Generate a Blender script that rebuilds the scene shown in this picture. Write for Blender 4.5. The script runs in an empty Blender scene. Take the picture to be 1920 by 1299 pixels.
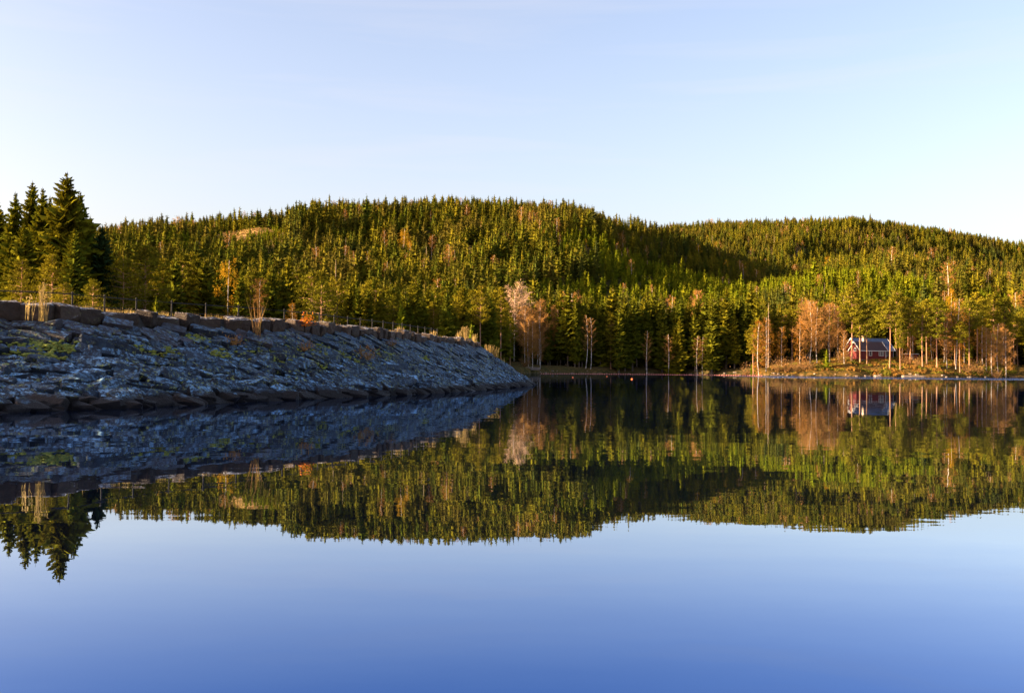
import bpy, bmesh, math, random
import numpy as np
from mathutils import Vector, Matrix, Euler, noise as mnoise

random.seed(7)
RNG = np.random.default_rng(7)
R = math.radians
PI = math.pi
sc = bpy.context.scene
COL = sc.collection

# ------------------------------------------------------------------ camera
FPX = 1870.0
CAM_Z = 1.6
PITCH, ROLL = R(1.24), R(0.53)
cam_d = bpy.data.cameras.new('camera')
cam = bpy.data.objects.new('camera', cam_d)
COL.objects.link(cam)
cam_d.sensor_width = 36
cam_d.lens = FPX / 1920 * 36
cam_d.clip_start = 0.1
cam_d.clip_end = 9000
CM = Matrix.Rotation(R(90) + PITCH, 3, 'X') @ Matrix.Rotation(ROLL, 3, 'Z')
cam.matrix_world = Matrix.Translation((0, 0, CAM_Z)) @ CM.to_4x4()
sc.camera = cam

# ------------------------------------------------------------------ light
SUN_EL, SUN_AZ = R(12.5), R(12)          # azimuth measured from -X towards the camera (-Y)
SUN = Vector((-math.cos(SUN_EL) * math.cos(SUN_AZ), -math.cos(SUN_EL) * math.sin(SUN_AZ), math.sin(SUN_EL)))
world = bpy.data.worlds.new('World')
sc.world = world
world.use_nodes = True
wn = world.node_tree
wn.nodes.clear()
sky = wn.nodes.new('ShaderNodeTexSky')
sky.sky_type = 'NISHITA'
sky.sun_disc = False
sky.sun_elevation = SUN_EL
sky.sun_rotation = math.atan2(SUN.x, SUN.y)
sky.altitude = 200
sky.air_density = 1.0
sky.dust_density = 4.0
sky.ozone_density = 2.2
bg = wn.nodes.new('ShaderNodeBackground')
bg.inputs[1].default_value = 0.085
wo = wn.nodes.new('ShaderNodeOutputWorld')
tint = wn.nodes.new('ShaderNodeMix')     # white balance of the photograph
tint.data_type = 'RGBA'
tint.blend_type = 'MULTIPLY'
tint.inputs[0].default_value = 1
tint.inputs[7].default_value = (1.28, .985, .90, 1)
wn.links.new(sky.outputs[0], tint.inputs[6])
ctc = wn.nodes.new('ShaderNodeTexCoord')   # very thin high cloud, drawn out along the horizon
cmp_ = wn.nodes.new('ShaderNodeMapping')
cmp_.inputs['Scale'].default_value = (1.3, 1.3, 15)
cmp_.inputs['Rotation'].default_value = (R(2), R(-3), 0)
cnz = wn.nodes.new('ShaderNodeTexNoise')
cnz.inputs['Scale'].default_value = 2.2
cnz.inputs['Detail'].default_value = 6
cnz.inputs['Roughness'].default_value = .55
cnz.inputs['Distortion'].default_value = .6
cmr = wn.nodes.new('ShaderNodeMapRange')
cmr.inputs[1].default_value, cmr.inputs[2].default_value = .50, .76
cmr.inputs[3].default_value, cmr.inputs[4].default_value = 0, .20
cmx = wn.nodes.new('ShaderNodeMix')
cmx.data_type = 'RGBA'
cmx.inputs[7].default_value = (2.05, 1.95, 2.05, 1)
wn.links.new(ctc.outputs['Generated'], cmp_.inputs[0])
wn.links.new(cmp_.outputs[0], cnz.inputs['Vector'])
wn.links.new(cnz.outputs[0], cmr.inputs[0])
wn.links.new(cmr.outputs[0], cmx.inputs[0])
wn.links.new(tint.outputs[2], cmx.inputs[6])
wn.links.new(cmx.outputs[2], bg.inputs[0])
wn.links.new(bg.outputs[0], wo.inputs[0])
sun_d = bpy.data.lights.new('sun', 'SUN')
sun_d.energy = 5.0
sun_d.angle = R(0.5)
sun_d.color = (1.0, 0.72, 0.42)
sun_o = bpy.data.objects.new('sun', sun_d)
sun_o.rotation_euler = SUN.to_track_quat('Z', 'Y').to_euler()
sun_o.location = (-60, -30, 60)
COL.objects.link(sun_o)
sc.view_settings.view_transform = 'Standard'
sc.view_settings.look = 'None'
sc.view_settings.gamma = 1
sc.view_settings.use_curve_mapping = False
sc.view_settings.exposure = 2.45
sc.cycles.max_bounces = 6
sc.cycles.diffuse_bounces = 1
sc.cycles.glossy_bounces = 3
sc.cycles.transparent_max_bounces = 6
sc.cycles.use_denoising = True


# ------------------------------------------------------------------ helpers
def ray(px, py):
    return CM @ Vector(((px - 960) / FPX, -(py - 649.5) / FPX, -1))


def at(px, py, D):                       # point seen at a photo pixel, at distance D along +Y
    d = ray(px, py)
    return Vector((0, 0, CAM_Z)) + d * (D / d.y)


def on_plane(px, py, z):                 # point seen at a photo pixel on the level z
    d = ray(px, py)
    return Vector((0, 0, CAM_Z)) + d * ((z - CAM_Z) / d.z)


def link(name, me, parent=None):
    o = bpy.data.objects.new(name, me)
    COL.objects.link(o)
    if parent is not None:
        o.parent = parent
    return o


def tag(o, label=None, cat=None, group=None, kind=None):
    if label: o['label'] = label
    if cat: o['category'] = cat
    if group: o['group'] = group
    if kind: o['kind'] = kind
    return o


def empty(name, loc=(0, 0, 0), rz=0.0):
    o = bpy.data.objects.new(name, None)
    COL.objects.link(o)
    o.location = loc
    o.rotation_euler = (0, 0, rz)
    return o


def mesh_np(name, V, F, mats, midx=None, smooth=False):
    """V (n,3) array, F list of arrays/tuples (all same length rows) or list of tuples"""
    me = bpy.data.meshes.new(name)
    V = np.asarray(V, dtype=np.float32)
    if isinstance(F, np.ndarray):
        k = F.shape[1]
        nf = F.shape[0]
        me.vertices.add(len(V))
        me.vertices.foreach_set('co', V.ravel())
        me.loops.add(nf * k)
        me.loops.foreach_set('vertex_index', F.astype(np.int32).ravel())
        me.polygons.add(nf)
        me.polygons.foreach_set('loop_start', np.arange(0, nf * k, k, dtype=np.int32))
        me.update(calc_edges=True)
    else:
        me.from_pydata([tuple(map(float, v)) for v in V], [], [tuple(f) for f in F])
        me.update()
    for m in (mats if isinstance(mats, (list, tuple)) else [mats]):
        me.materials.append(m)
    if midx is not None:
        me.polygons.foreach_set('material_index', np.asarray(midx, dtype=np.int32))
    if smooth:
        me.polygons.foreach_set('use_smooth', np.ones(len(me.polygons), dtype=bool))
    return me


class MB:                                 # collects boxes, tubes, slivers into one mesh
    def __init__(self):
        self.v, self.f, self.m = [], [], []

    def add(self, vs, fs, mi=0):
        b = len(self.v)
        self.v += [tuple(x) for x in vs]
        self.f += [tuple(b + i for i in f) for f in fs]
        self.m += [mi] * len(fs)

    def box(self, c, s, rz=0.0, mi=0):
        cx, cy, cz = c
        hx, hy, hz = s[0] / 2, s[1] / 2, s[2] / 2
        co, si = math.cos(rz), math.sin(rz)
        vs = []
        for z in (-hz, hz):
            for x, y in ((-hx, -hy), (hx, -hy), (hx, hy), (-hx, hy)):
                vs.append((cx + x * co - y * si, cy + x * si + y * co, cz + z))
        self.add(vs, [(3, 2, 1, 0), (4, 5, 6, 7), (0, 1, 5, 4), (1, 2, 6, 5), (2, 3, 7, 6), (3, 0, 4, 7)], mi)

    def tube(self, pts, rad, n=6, mi=0, cap=True):
        pts = [Vector(p) for p in pts]
        k = len(pts)
        if not hasattr(rad, '__len__'):
            rad = [rad] * k
        vs, fs = [], []
        for i, p in enumerate(pts):
            d = (pts[min(i + 1, k - 1)] - pts[max(i - 1, 0)])
            if d.length < 1e-9: d = Vector((0, 0, 1))
            d.normalize()
            a = d.cross(Vector((0.12, 1, 0.05)) if abs(d.y) < .9 else Vector((1, 0, 0)))
            a.normalize()
            b = d.cross(a)
            for j in range(n):
                t = 2 * PI * j / n
                vs.append(p + (a * math.cos(t) + b * math.sin(t)) * rad[i])
        for i in range(k - 1):
            for j in range(n):
                j2 = (j + 1) % n
                fs.append((i * n + j, i * n + j2, (i + 1) * n + j2, (i + 1) * n + j))
        if cap:
            fs.append(tuple(range(n - 1, -1, -1)))
            fs.append(tuple((k - 1) * n + j for j in range(n)))
        self.add(vs, fs, mi)

    def sliver(self, p, q, w, mi=0):      # thin tapered strip from p to q
        p, q = Vector(p), Vector(q)
        d = q - p
        a = d.cross(Vector((random.gauss(0, 1), random.gauss(0, 1), random.gauss(0, .4))))
        if a.length < 1e-9: return
        a.normalize()
        a *= w / 2
        self.add([p - a, p + a, q], [(0, 1, 2)], mi)

    def mesh(self, name, mats, smooth=False):
        return mesh_np(name, self.v, self.f, mats, self.m, smooth)


# ------------------------------------------------------------------ materials
def mat(name):
    m = bpy.data.materials.new(name)
    m.use_nodes = True
    nt = m.node_tree
    nt.nodes.clear()
    out = nt.nodes.new('ShaderNodeOutputMaterial')
    return m, nt, out


def N(nt, typ, **kw):
    n = nt.nodes.new(typ)
    for k, v in kw.items():
        if k.startswith('i_'):
            n.inputs[k[2:].replace('_', ' ')].default_value = v
        else:
            setattr(n, k, v)
    return n


def rgb(c):
    return (c[0], c[1], c[2], 1)


def mixc(nt, f, a, b, blend='MIX'):
    n = nt.nodes.new('ShaderNodeMix')
    n.data_type = 'RGBA'
    n.blend_type = blend
    for s, v in ((n.inputs[0], f), (n.inputs[6], a), (n.inputs[7], b)):
        if hasattr(v, 'is_output'): nt.links.new(v, s)
        elif isinstance(v, (int, float)): s.default_value = v
        else: s.default_value = rgb(v)
    return n.outputs[2]


def mth(nt, op, a, b=None, c=None, clamp=False):
    n = nt.nodes.new('ShaderNodeMath')
    n.operation = op
    n.use_clamp = clamp
    for i, v in enumerate((a, b, c)):
        if v is None: continue
        if hasattr(v, 'is_output'): nt.links.new(v, n.inputs[i])
        else: n.inputs[i].default_value = v
    return n.outputs[0]


def noise_tex(nt, scale, detail=3, rough=.55, coord='pos', stretch=None):
    if coord == 'pos':
        src = nt.nodes.new('ShaderNodeNewGeometry').outputs['Position']
    else:
        src = nt.nodes.new('ShaderNodeTexCoord').outputs['Object']
    if stretch:
        mp = nt.nodes.new('ShaderNodeMapping')
        mp.inputs['Scale'].default_value = stretch
        nt.links.new(src, mp.inputs[0])
        src = mp.outputs[0]
    n = nt.nodes.new('ShaderNodeTexNoise')
    n.inputs['Scale'].default_value = scale
    n.inputs['Detail'].default_value = detail
    n.inputs['Roughness'].default_value = rough
    nt.links.new(src, n.inputs['Vector'])
    return n


def ramp(nt, fac, stops):
    n = nt.nodes.new('ShaderNodeMapRange')
    n.inputs[1].default_value, n.inputs[2].default_value = stops
    nt.links.new(fac, n.inputs[0])
    return n.outputs[0]


def foliage(name, c1, c2, c3=None, trans=.14, nscale=.55, patch=None):
    """leaf material: colour varies from tree to tree and from clump to clump"""
    m, nt, out = mat(name)
    oi = nt.nodes.new('ShaderNodeObjectInfo')
    col = mixc(nt, oi.outputs['Random'], c1, c2)
    nz = noise_tex(nt, nscale, 2)
    if c3:
        col = mixc(nt, ramp(nt, nz.outputs[0], (.52, .70)), col, c3)
    if patch:
        for sc_, lo, hi, cc in ((.017, .50, .60, patch[0]), (.026, .54, .66, patch[1])):
            col = mixc(nt, mth(nt, 'MULTIPLY', ramp(nt, noise_tex(nt, sc_, 2).outputs[0], (lo, hi)), .75), col, cc)
    hv = nt.nodes.new('ShaderNodeHueSaturation')
    nz2 = noise_tex(nt, 2.3, 1)
    nt.links.new(mth(nt, 'MULTIPLY_ADD', nz2.outputs[0], .9, .55), hv.inputs['Value'])
    nt.links.new(col, hv.inputs['Color'])
    col = hv.outputs[0]
    d = N(nt, 'ShaderNodeBsdfDiffuse')
    t = N(nt, 'ShaderNodeBsdfTranslucent')
    nt.links.new(col, d.inputs[0])
    tc = mixc(nt, .5, col, (.20, .17, .01), 'MIX')
    nt.links.new(tc, t.inputs[0])
    mx = N(nt, 'ShaderNodeMixShader')
    mx.inputs[0].default_value = trans
    nt.links.new(d.outputs[0], mx.inputs[1])
    nt.links.new(t.outputs[0], mx.inputs[2])
    nt.links.new(mx.outputs[0], out.inputs[0])
    return m


def plain(name, c1, c2=None, scale=3.0, rough=.85, bump=0.0, bscale=20.0, coord='pos', stretch=None, metal=0.0):
    m, nt, out = mat(name)
    p = N(nt, 'ShaderNodeBsdfPrincipled')
    p.inputs['Roughness'].default_value = rough
    p.inputs['Metallic'].default_value = metal
    if c2:
        nz = noise_tex(nt, scale, 4, .6, coord, stretch)
        col = mixc(nt, ramp(nt, nz.outputs[0], (.38, .64)), c1, c2)
        nt.links.new(col, p.inputs['Base Color'])
    else:
        p.inputs['Base Color'].default_value = rgb(c1)
    if bump:
        nb = noise_tex(nt, bscale, 4, .65, coord, stretch)
        b = N(nt, 'ShaderNodeBump')
        b.inputs['Strength'].default_value = 1.0
        b.inputs['Distance'].default_value = bump
        nt.links.new(nb.outputs[0], b.inputs['Height'])
        nt.links.new(b.outputs[0], p.inputs['Normal'])
    nt.links.new(p.outputs[0], out.inputs[0])
    return m


M = {}
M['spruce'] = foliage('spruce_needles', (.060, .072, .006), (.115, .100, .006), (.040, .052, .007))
M['big_spruce'] = foliage('sunny_spruce_needles', (.085, .095, .006), (.130, .115, .007), (.055, .065, .007))  # slightly yellower needles, with extra sunlight put into the colour
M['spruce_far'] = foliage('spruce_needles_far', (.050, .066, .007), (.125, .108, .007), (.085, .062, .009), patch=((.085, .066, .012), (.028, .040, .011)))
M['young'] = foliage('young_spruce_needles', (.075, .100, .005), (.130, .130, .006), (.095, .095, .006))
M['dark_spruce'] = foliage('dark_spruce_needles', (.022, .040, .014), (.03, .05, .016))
M['pine'] = foliage('pine_needles', (.095, .095, .007), (.155, .125, .008), (.085, .072, .009))
M['larch'] = foliage('yellow_leaves', (.33, .18, .012), (.38, .20, .012), (.34, .15, .012), .4)
M['orange'] = foliage('orange_leaves', (.32, .12, .015), (.36, .15, .02), (.30, .16, .02), .4)
M['rust'] = foliage('rust_leaves', (.42, .09, .012), (.50, .13, .015), (.34, .08, .02), .4)
M['twig'] = foliage('bare_twigs', (.23, .115, .038), (.33, .17, .050), (.18, .09, .045), .15)
M['twig_pale'] = foliage('pale_twigs', (.34, .23, .15), (.38, .25, .16), (.30, .20, .13), .1)
M['bush'] = foliage('bush_twigs', (.22, .11, .045), (.30, .17, .06), (.16, .10, .05), .2)
M['straw'] = foliage('dry_grass', (.32, .22, .09), (.42, .30, .13), (.27, .17, .07), .35)
M['heather'] = foliage('heather', (.20, .10, .025), (.36, .20, .03), (.10, .07, .02), .2)
M['mossy'] = foliage('heather_green', (.10, .10, .015), (.20, .17, .02), (.3, .2, .03), .2)
M['moss'] = foliage('moss', (.11, .13, .022), (.22, .25, .07), (.12, .11, .025), .05, 3.0)
M['bark'] = plain('spruce_bark', (.10, .07, .05), (.17, .12, .08), 2.0, .9)
M['pine_bark'] = plain('pine_bark', (.30, .14, .06), (.22, .13, .08), .8, .9)
M['birch_bark'] = plain('birch_bark', (.62, .56, .48), (.20, .16, .13), 1.3, .8, stretch=(1, 1, 1.6))
M['dead'] = plain('dead_wood', (.34, .24, .17), (.22, .16, .12), 2.0, .9)


def stone_mat(name, c1, c2, c3, frost_sheen=.35, lichen=.5, wet=True, rough=.55):
    m, nt, out = mat(name)
    p = N(nt, 'ShaderNodeBsdfPrincipled')
    oi = nt.nodes.new('ShaderNodeObjectInfo')
    geo = nt.nodes.new('ShaderNodeNewGeometry')
    at_ = nt.nodes.new('ShaderNodeAttribute')
    at_.attribute_name = 'tone'
    rnd = mth(nt, 'FRACT', mth(nt, 'ADD', oi.outputs['Random'], at_.outputs['Fac']))
    col = mixc(nt, rnd, c1, c2)
    n1 = noise_tex(nt, 1.3, 4, .6)
    col = mixc(nt, ramp(nt, n1.outputs[0], (.45, .68)), col, c3)
    n2 = noise_tex(nt, 4.5, 7, .78)
    sepn = nt.nodes.new('ShaderNodeSeparateXYZ')
    nt.links.new(geo.outputs['Normal'], sepn.inputs[0])
    sepp = nt.nodes.new('ShaderNodeSeparateXYZ')
    nt.links.new(geo.outputs['Position'], sepp.inputs[0])
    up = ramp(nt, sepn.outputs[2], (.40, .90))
    # frost on what faces the sky; sky blue put into its colour on wet stones
    fr = mth(nt, 'MULTIPLY', mth(nt, 'MULTIPLY', up, ramp(nt, n2.outputs[0], (.49, .58))), frost_sheen)
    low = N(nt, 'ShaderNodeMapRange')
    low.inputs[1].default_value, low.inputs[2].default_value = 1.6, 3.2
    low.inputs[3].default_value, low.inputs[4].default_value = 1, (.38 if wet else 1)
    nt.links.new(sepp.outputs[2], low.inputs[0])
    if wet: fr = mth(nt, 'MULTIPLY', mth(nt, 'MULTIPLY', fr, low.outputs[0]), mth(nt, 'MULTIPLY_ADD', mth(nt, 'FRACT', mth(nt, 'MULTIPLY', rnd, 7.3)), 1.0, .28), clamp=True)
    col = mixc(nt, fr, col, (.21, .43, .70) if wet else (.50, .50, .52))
    # lichen spots
    n3 = noise_tex(nt, 5.5, 4, .75)
    n4 = noise_tex(nt, .55, 2)
    lm = mth(nt, 'MULTIPLY', ramp(nt, n3.outputs[0], (.56, .64)), ramp(nt, n4.outputs[0], (.38, .55)))
    col = mixc(nt, mth(nt, 'MULTIPLY', lm, lichen), col, (.24, .28, .08))
    if wet:
        n5 = noise_tex(nt, 1.6, 2)
        wz = mth(nt, 'SUBTRACT', sepp.outputs[2], mth(nt, 'MULTIPLY_ADD', n5.outputs[0], .75, -.02))
        wm = N(nt, 'ShaderNodeMapRange')
        wm.inputs[1].default_value, wm.inputs[2].default_value = .0, .20
        wm.inputs[3].default_value, wm.inputs[4].default_value = 1, 0
        nt.links.new(wz, wm.inputs[0])
        col = mixc(nt, wm.outputs[0], col, (.012, .010, .010))
    nt.links.new(col, p.inputs['Base Color'])
    p.inputs['Roughness'].default_value = rough
    p.inputs['Specular IOR Level'].default_value = .12
    nb = noise_tex(nt, 7, 6, .7)
    b = N(nt, 'ShaderNodeBump')
    b.inputs['Strength'].default_value = .9
    b.inputs['Distance'].default_value = .16
    nt.links.new(nb.outputs[0], b.inputs['Height'])
    nt.links.new(b.outputs[0], p.inputs['Normal'])
    nt.links.new(p.outputs[0], out.inputs[0])
    return m


M['slab'] = stone_mat('slope_stone', (.009, .014, .024), (.026, .042, .070), (.014, .015, .021), 1.0, .9)
M['block'] = stone_mat('rough_block_stone', (.012, .013, .018), (.045, .042, .052), (.022, .02, .022), .9, .45)
M['coping'] = stone_mat('coping_stone', (.028, .021, .018), (.070, .050, .040), (.042, .032, .028), .85, .12, wet=False, rough=.7)
M['core'] = plain('dark_gravel_core', (.02, .018, .016), (.035, .03, .028), 3, .95)
M['iron'] = plain('black_iron', (.006, .006, .008), (.012, .011, .011), 6, .95)


# ------------------------------------------------------------------ terrain
PXC = [-700, -300, 28, 200, 340, 450, 620, 850, 960, 1060, 1200, 1330, 1430, 1510, 1600, 1760, 1892, 2200, 2700]
ROWS = {
    30:   [6, 5, 3.5, 3.5, 3.5, 3.4, 3.0, 2.5, 2, 1, 1, 1, 1, 1, 1, 1, 1, 1, 1],
    100:  [7, 7, 6.5, 5.0, 4.0, 3.6, 3.2, 2.8, 2, 1, 1, 1, 1, 1, 1, 1, 1, 1, 1],
    130:  [8, 8.5, 8.5, 7.0, 5.0, 4.4, 3.8, 3, 2, 1, 1, 1, 1, 1, 1, 1, 1, 1, 1],
    200:  [9, 10, 10, 9, 7, 6, 5, 3.5, 2, 1, 1, 1, 1, 1, 1, 1, 1, 1, 1],
    300:  [12, 12, 12, 11, 10, 9, 7.5, 5, 2, 1, 1, 1, 1, 1, 1, 1, 1, 1, 1],
    345:  [14, 16, 16, 15, 14, 13, 11, 7, 4, 2.5, 2, 2, 3, 5, 6.5, 6, 4, 3, 3],
    380:  [16, 20, 20, 19, 18, 17, 15, 11, 8, 5, 4, 4, 5, 7, 8, 7.5, 6, 5, 5],
    450:  [25, 35, 35, 34, 33, 32, 30, 25, 22, 18, 15, 13, 12, 13, 14, 12, 11, 10, 10],
    600:  [45, 60, 64, 65, 64, 64, 66, 64, 62, 60, 52, 44, 40, 40, 44, 42, 36, 30, 25],
    750:  [65, 78, 80, 78, 86, 96, 103, 103, 103, 100, 76, 56, 50, 60, 70, 66, 58, 45, 40],
    850:  [80, 90, 94, 92, 106, 116, 124, 128, 130, 126, 98, 73, 60, 68, 82, 78, 70, 60, 50],
    1000: [90, 98, 104, 112, 131, 138, 146, 146, 149, 148, 137, 108, 88, 90, 99, 92, 82, 70, 60],
    1150: [90, 100, 115, 120, 135, 140, 150, 150, 149, 145, 136, 126, 115, 112, 112, 100, 90, 75, 65],
    1350: [80, 85, 100, 105, 110, 120, 130, 140, 150, 155, 165, 170, 168, 168, 165, 150, 135, 110, 90],
    1600: [70, 75, 90, 95, 100, 110, 120, 150, 175, 195, 208, 224, 228, 231, 234, 218, 199, 150, 110],
    1900: [60, 65, 80, 85, 90, 100, 110, 130, 150, 165, 180, 195, 200, 205, 208, 190, 170, 130, 90],
    2600: [40] * 19,
}
RD = np.array(sorted(ROWS), dtype=float)
RT = np.array([ROWS[int(d)] for d in RD], dtype=float)
PC = np.array(PXC, dtype=float)

SHORE_PX = np.array([860, 905, 940, 975, 1000, 1050, 1100, 1250, 1400, 1440, 1500, 1650, 1760, 1892, 2200, 2700], dtype=float)
SHORE_D = np.array([112, 125, 200, 285, 303, 322, 336, 342, 334, 322, 316, 312, 314, 322, 330, 330], dtype=float)


def smooth_interp(x, xs):
    i = np.clip(np.searchsorted(xs, x) - 1, 0, len(xs) - 2)
    t = np.clip((x - xs[i]) / (xs[i + 1] - xs[i]), 0, 1)
    return i, t


def cubic(p0, p1, p2, p3, t):
    m1, m2 = (p2 - p0) * .5, (p3 - p1) * .5
    t2, t3 = t * t, t * t * t
    return (2 * t3 - 3 * t2 + 1) * p1 + (t3 - 2 * t2 + t) * m1 + (-2 * t3 + 3 * t2) * p2 + (t3 - t2) * m2


def table_h(px, D):
    px, D = np.broadcast_arrays(np.asarray(px, float), np.asarray(D, float))
    i, s = smooth_interp(px, PC)
    j, t = smooth_interp(D, RD)
    nx, nd = len(PC), len(RD)
    rows = []
    for dj in (-1, 0, 1, 2):
        jj = np.clip(j + dj, 0, nd - 1)
        rows.append(cubic(RT[jj, np.clip(i - 1, 0, nx - 1)], RT[jj, i], RT[jj, np.clip(i + 1, 0, nx - 1)],
                          RT[jj, np.clip(i + 2, 0, nx - 1)], s))
    return rows[1] * (1 - t) + rows[2] * t if False else cubic(rows[0], rows[1], rows[2], rows[3], t)


def wob(x, y, k, seed):                   # cheap smooth noise, array friendly
    r = np.random.default_rng(seed)
    o = np.zeros_like(np.asarray(x, float))
    for q in range(7):
        a = r.uniform(0, 2 * PI)
        f = k * r.uniform(.6, 2.2)
        o = o + np.sin((x * math.cos(a) + y * math.sin(a)) * f + r.uniform(0, 6.28)) / 7 * 2
    return o


def crest_D_at(px):
    return np.interp(px, [-400, -60, 28, 300, 480, 600, 700, 770, 888], [22, 36, 43, 49, 52.5, 57, 66, 71, 95]) + 3


def shore_at(px):
    return np.where(px < 860, crest_D_at(px) + 2, np.interp(px, SHORE_PX, SHORE_D))


def px_of(X, Y):
    return 960 + FPX * X / Y


KNOBS = [(1480, 1270, 18, 55, 90), (1690, 1170, 16, 60, 80), (1600, 1480, 10, 60, 60), (330, 820, 9, 45, 60), (690, 900, 8, 50, 50), (560, 690, 9, 45, 50), (880, 640, 8, 50, 50),
         (1085, 850, 3, 45, 80), (240, 640, 4, 40, 60),
         (1235, 830, -20, 75, 110), (1110, 860, 3, 40, 90), (735, 925, -9, 35, 40), (620, 800, -9, 40, 45), (390, 760, -8, 40, 45), (1250, 1000, 7, 60, 60), (960, 700, -8, 50, 45)]


def ground_h(X, Y):
    X, Y = np.asarray(X, float), np.asarray(Y, float)
    px = px_of(X, np.maximum(Y, 1))
    h = table_h(px, Y)
    amp = np.clip((Y - 380) / 250, 0, 1)
    h = h + amp * ((13 - 9.5 * np.clip((Y - 760) / 100, 0, 1)) * wob(X, Y, 1 / 42.0, 3) + 2.6 * wob(X, Y, 1 / 15.0, 4))
    for kx, ky, kz, kw, kd in KNOBS:
        h = h + kz * np.exp(-((px - kx) / kw) ** 2 - ((Y - ky) / kd) ** 2)
    near = np.clip((Y - 100) / 60, 0, 1)
    h = h + near * .35 * wob(X, Y, 1 / 4.0, 5)
    sh = shore_at(px) + 4.0 * wob(X, Y * 0, 1 / 9.0, 6) * (px > 900) + .8 * wob(X, Y * 0, 1 / 2.0, 8) * (px > 900)
    d = Y - sh
    bank = np.where(d < 0, -2.0 + np.clip(d + 3, 0, 3) * .7, .1 + np.clip(d, 0, 1e9) * .30 + .6 * (1 - np.exp(-np.clip(d, 0, 50) / 1.5)))
    bank = bank + (d > 0) * .18 * wob(X, Y, 1 / 1.2, 9)
    out = np.minimum(h, bank)
    return np.where(d < 0, bank, np.maximum(out, .08))


def gh(x, y):
    return float(ground_h(np.array([x]), np.array([y]))[0])


def ground_material():
    m, nt, out = mat('forest_floor')
    p = N(nt, 'ShaderNodeBsdfDiffuse')
    n1 = noise_tex(nt, .12, 4, .6)
    n2 = noise_tex(nt, 1.1, 4, .65)
    n3 = noise_tex(nt, .02, 2)
    col = mixc(nt, ramp(nt, n1.outputs[0], (.4, .6)), (.030, .034, .012), (.060, .045, .018))
    col = mixc(nt, ramp(nt, n2.outputs[0], (.45, .62)), col, (.10, .065, .022))
    geo = nt.nodes.new('ShaderNodeNewGeometry')
    sp = nt.nodes.new('ShaderNodeSeparateXYZ')
    nt.links.new(geo.outputs['Position'], sp.inputs[0])
    # peninsula: orange and olive heath
    px = mth(nt, 'DIVIDE', sp.outputs[0], sp.outputs[1])
    pen = mth(nt, 'MULTIPLY', mth(nt, 'GREATER_THAN', px, .245), mth(nt, 'LESS_THAN', sp.outputs[1], 352))
    heath = mixc(nt, ramp(nt, n2.outputs[0], (.42, .58)), (.035, .03, .010), (.14, .08, .02))
    col = mixc(nt, pen, col, heath)
    # the clear-cut high on the hill, straw coloured
    at_ = nt.nodes.new('ShaderNodeAttribute')
    at_.attribute_name = 'clearing'
    cl = mixc(nt, ramp(nt, n2.outputs[0], (.40, .56)), (.18, .11, .035), (.58, .37, .13))
    col = mixc(nt, at_.outputs['Fac'], col, cl)
    # bare rim of stones just above the water
    rim = mth(nt, 'MULTIPLY', mth(nt, 'LESS_THAN', sp.outputs[2], .40), ramp(nt, n2.outputs[0], (.50, .62)))
    col = mixc(nt, rim, col, (.13, .09, .06))
    nt.links.new(col, p.inputs[0])
    nt.links.new(p.outputs[0], out.inputs[0])
    return m


CLEAR = [(455, 838, 60, 17), (425, 815, 30, 9)]         # clear-cut patches: px, D, half width px, half depth


def clearing_f(px, D):
    f = np.zeros_like(px)
    a = ((px - 452) / 58) ** 2 + ((D - (862 + (px - 452) * .2)) / 78) ** 2
    a = a + .45 * wob(px, D * 1.5, 1 / 6.0, 31) + .3 * wob(px, D, 1 / 2.0, 32)
    return np.clip(1.5 - a * 1.3, 0, 1)


nu = 420
Ds = np.concatenate([np.arange(24, 300, 3.0), np.arange(300, 400, 1.2), np.arange(400, 1100, 7), np.arange(1100, 2601, 25)])
us = np.linspace(-.86, .86, nu)
UU, DD = np.meshgrid(us, Ds)
XX = UU * DD
ZZ = ground_h(XX, DD)
V = np.stack([XX, DD, ZZ], -1).reshape(-1, 3)
nr = len(Ds)
ii = (np.arange(nr - 1)[:, None] * nu + np.arange(nu - 1)[None]).ravel()
F = np.stack([ii, ii + 1, ii + nu + 1, ii + nu], 1)
me = mesh_np('ground', V, F, ground_material(), smooth=True)
ca = me.attributes.new('clearing', 'FLOAT', 'POINT')
ca.data.foreach_set('value', clearing_f(960 + UU * FPX, DD).astype(np.float32).ravel())
tag(link('ground', me), kind='structure')

bed = MB()
bed.add([(-4000, -500, -3), (4000, -500, -3), (4000, 5000, -3), (-4000, 5000, -3)], [(0, 1, 2, 3)])
tag(link('lake_bed', bed.mesh('lake_bed', plain('lake_bed_mud', (.03, .03, .02)))), kind='structure')


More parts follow.
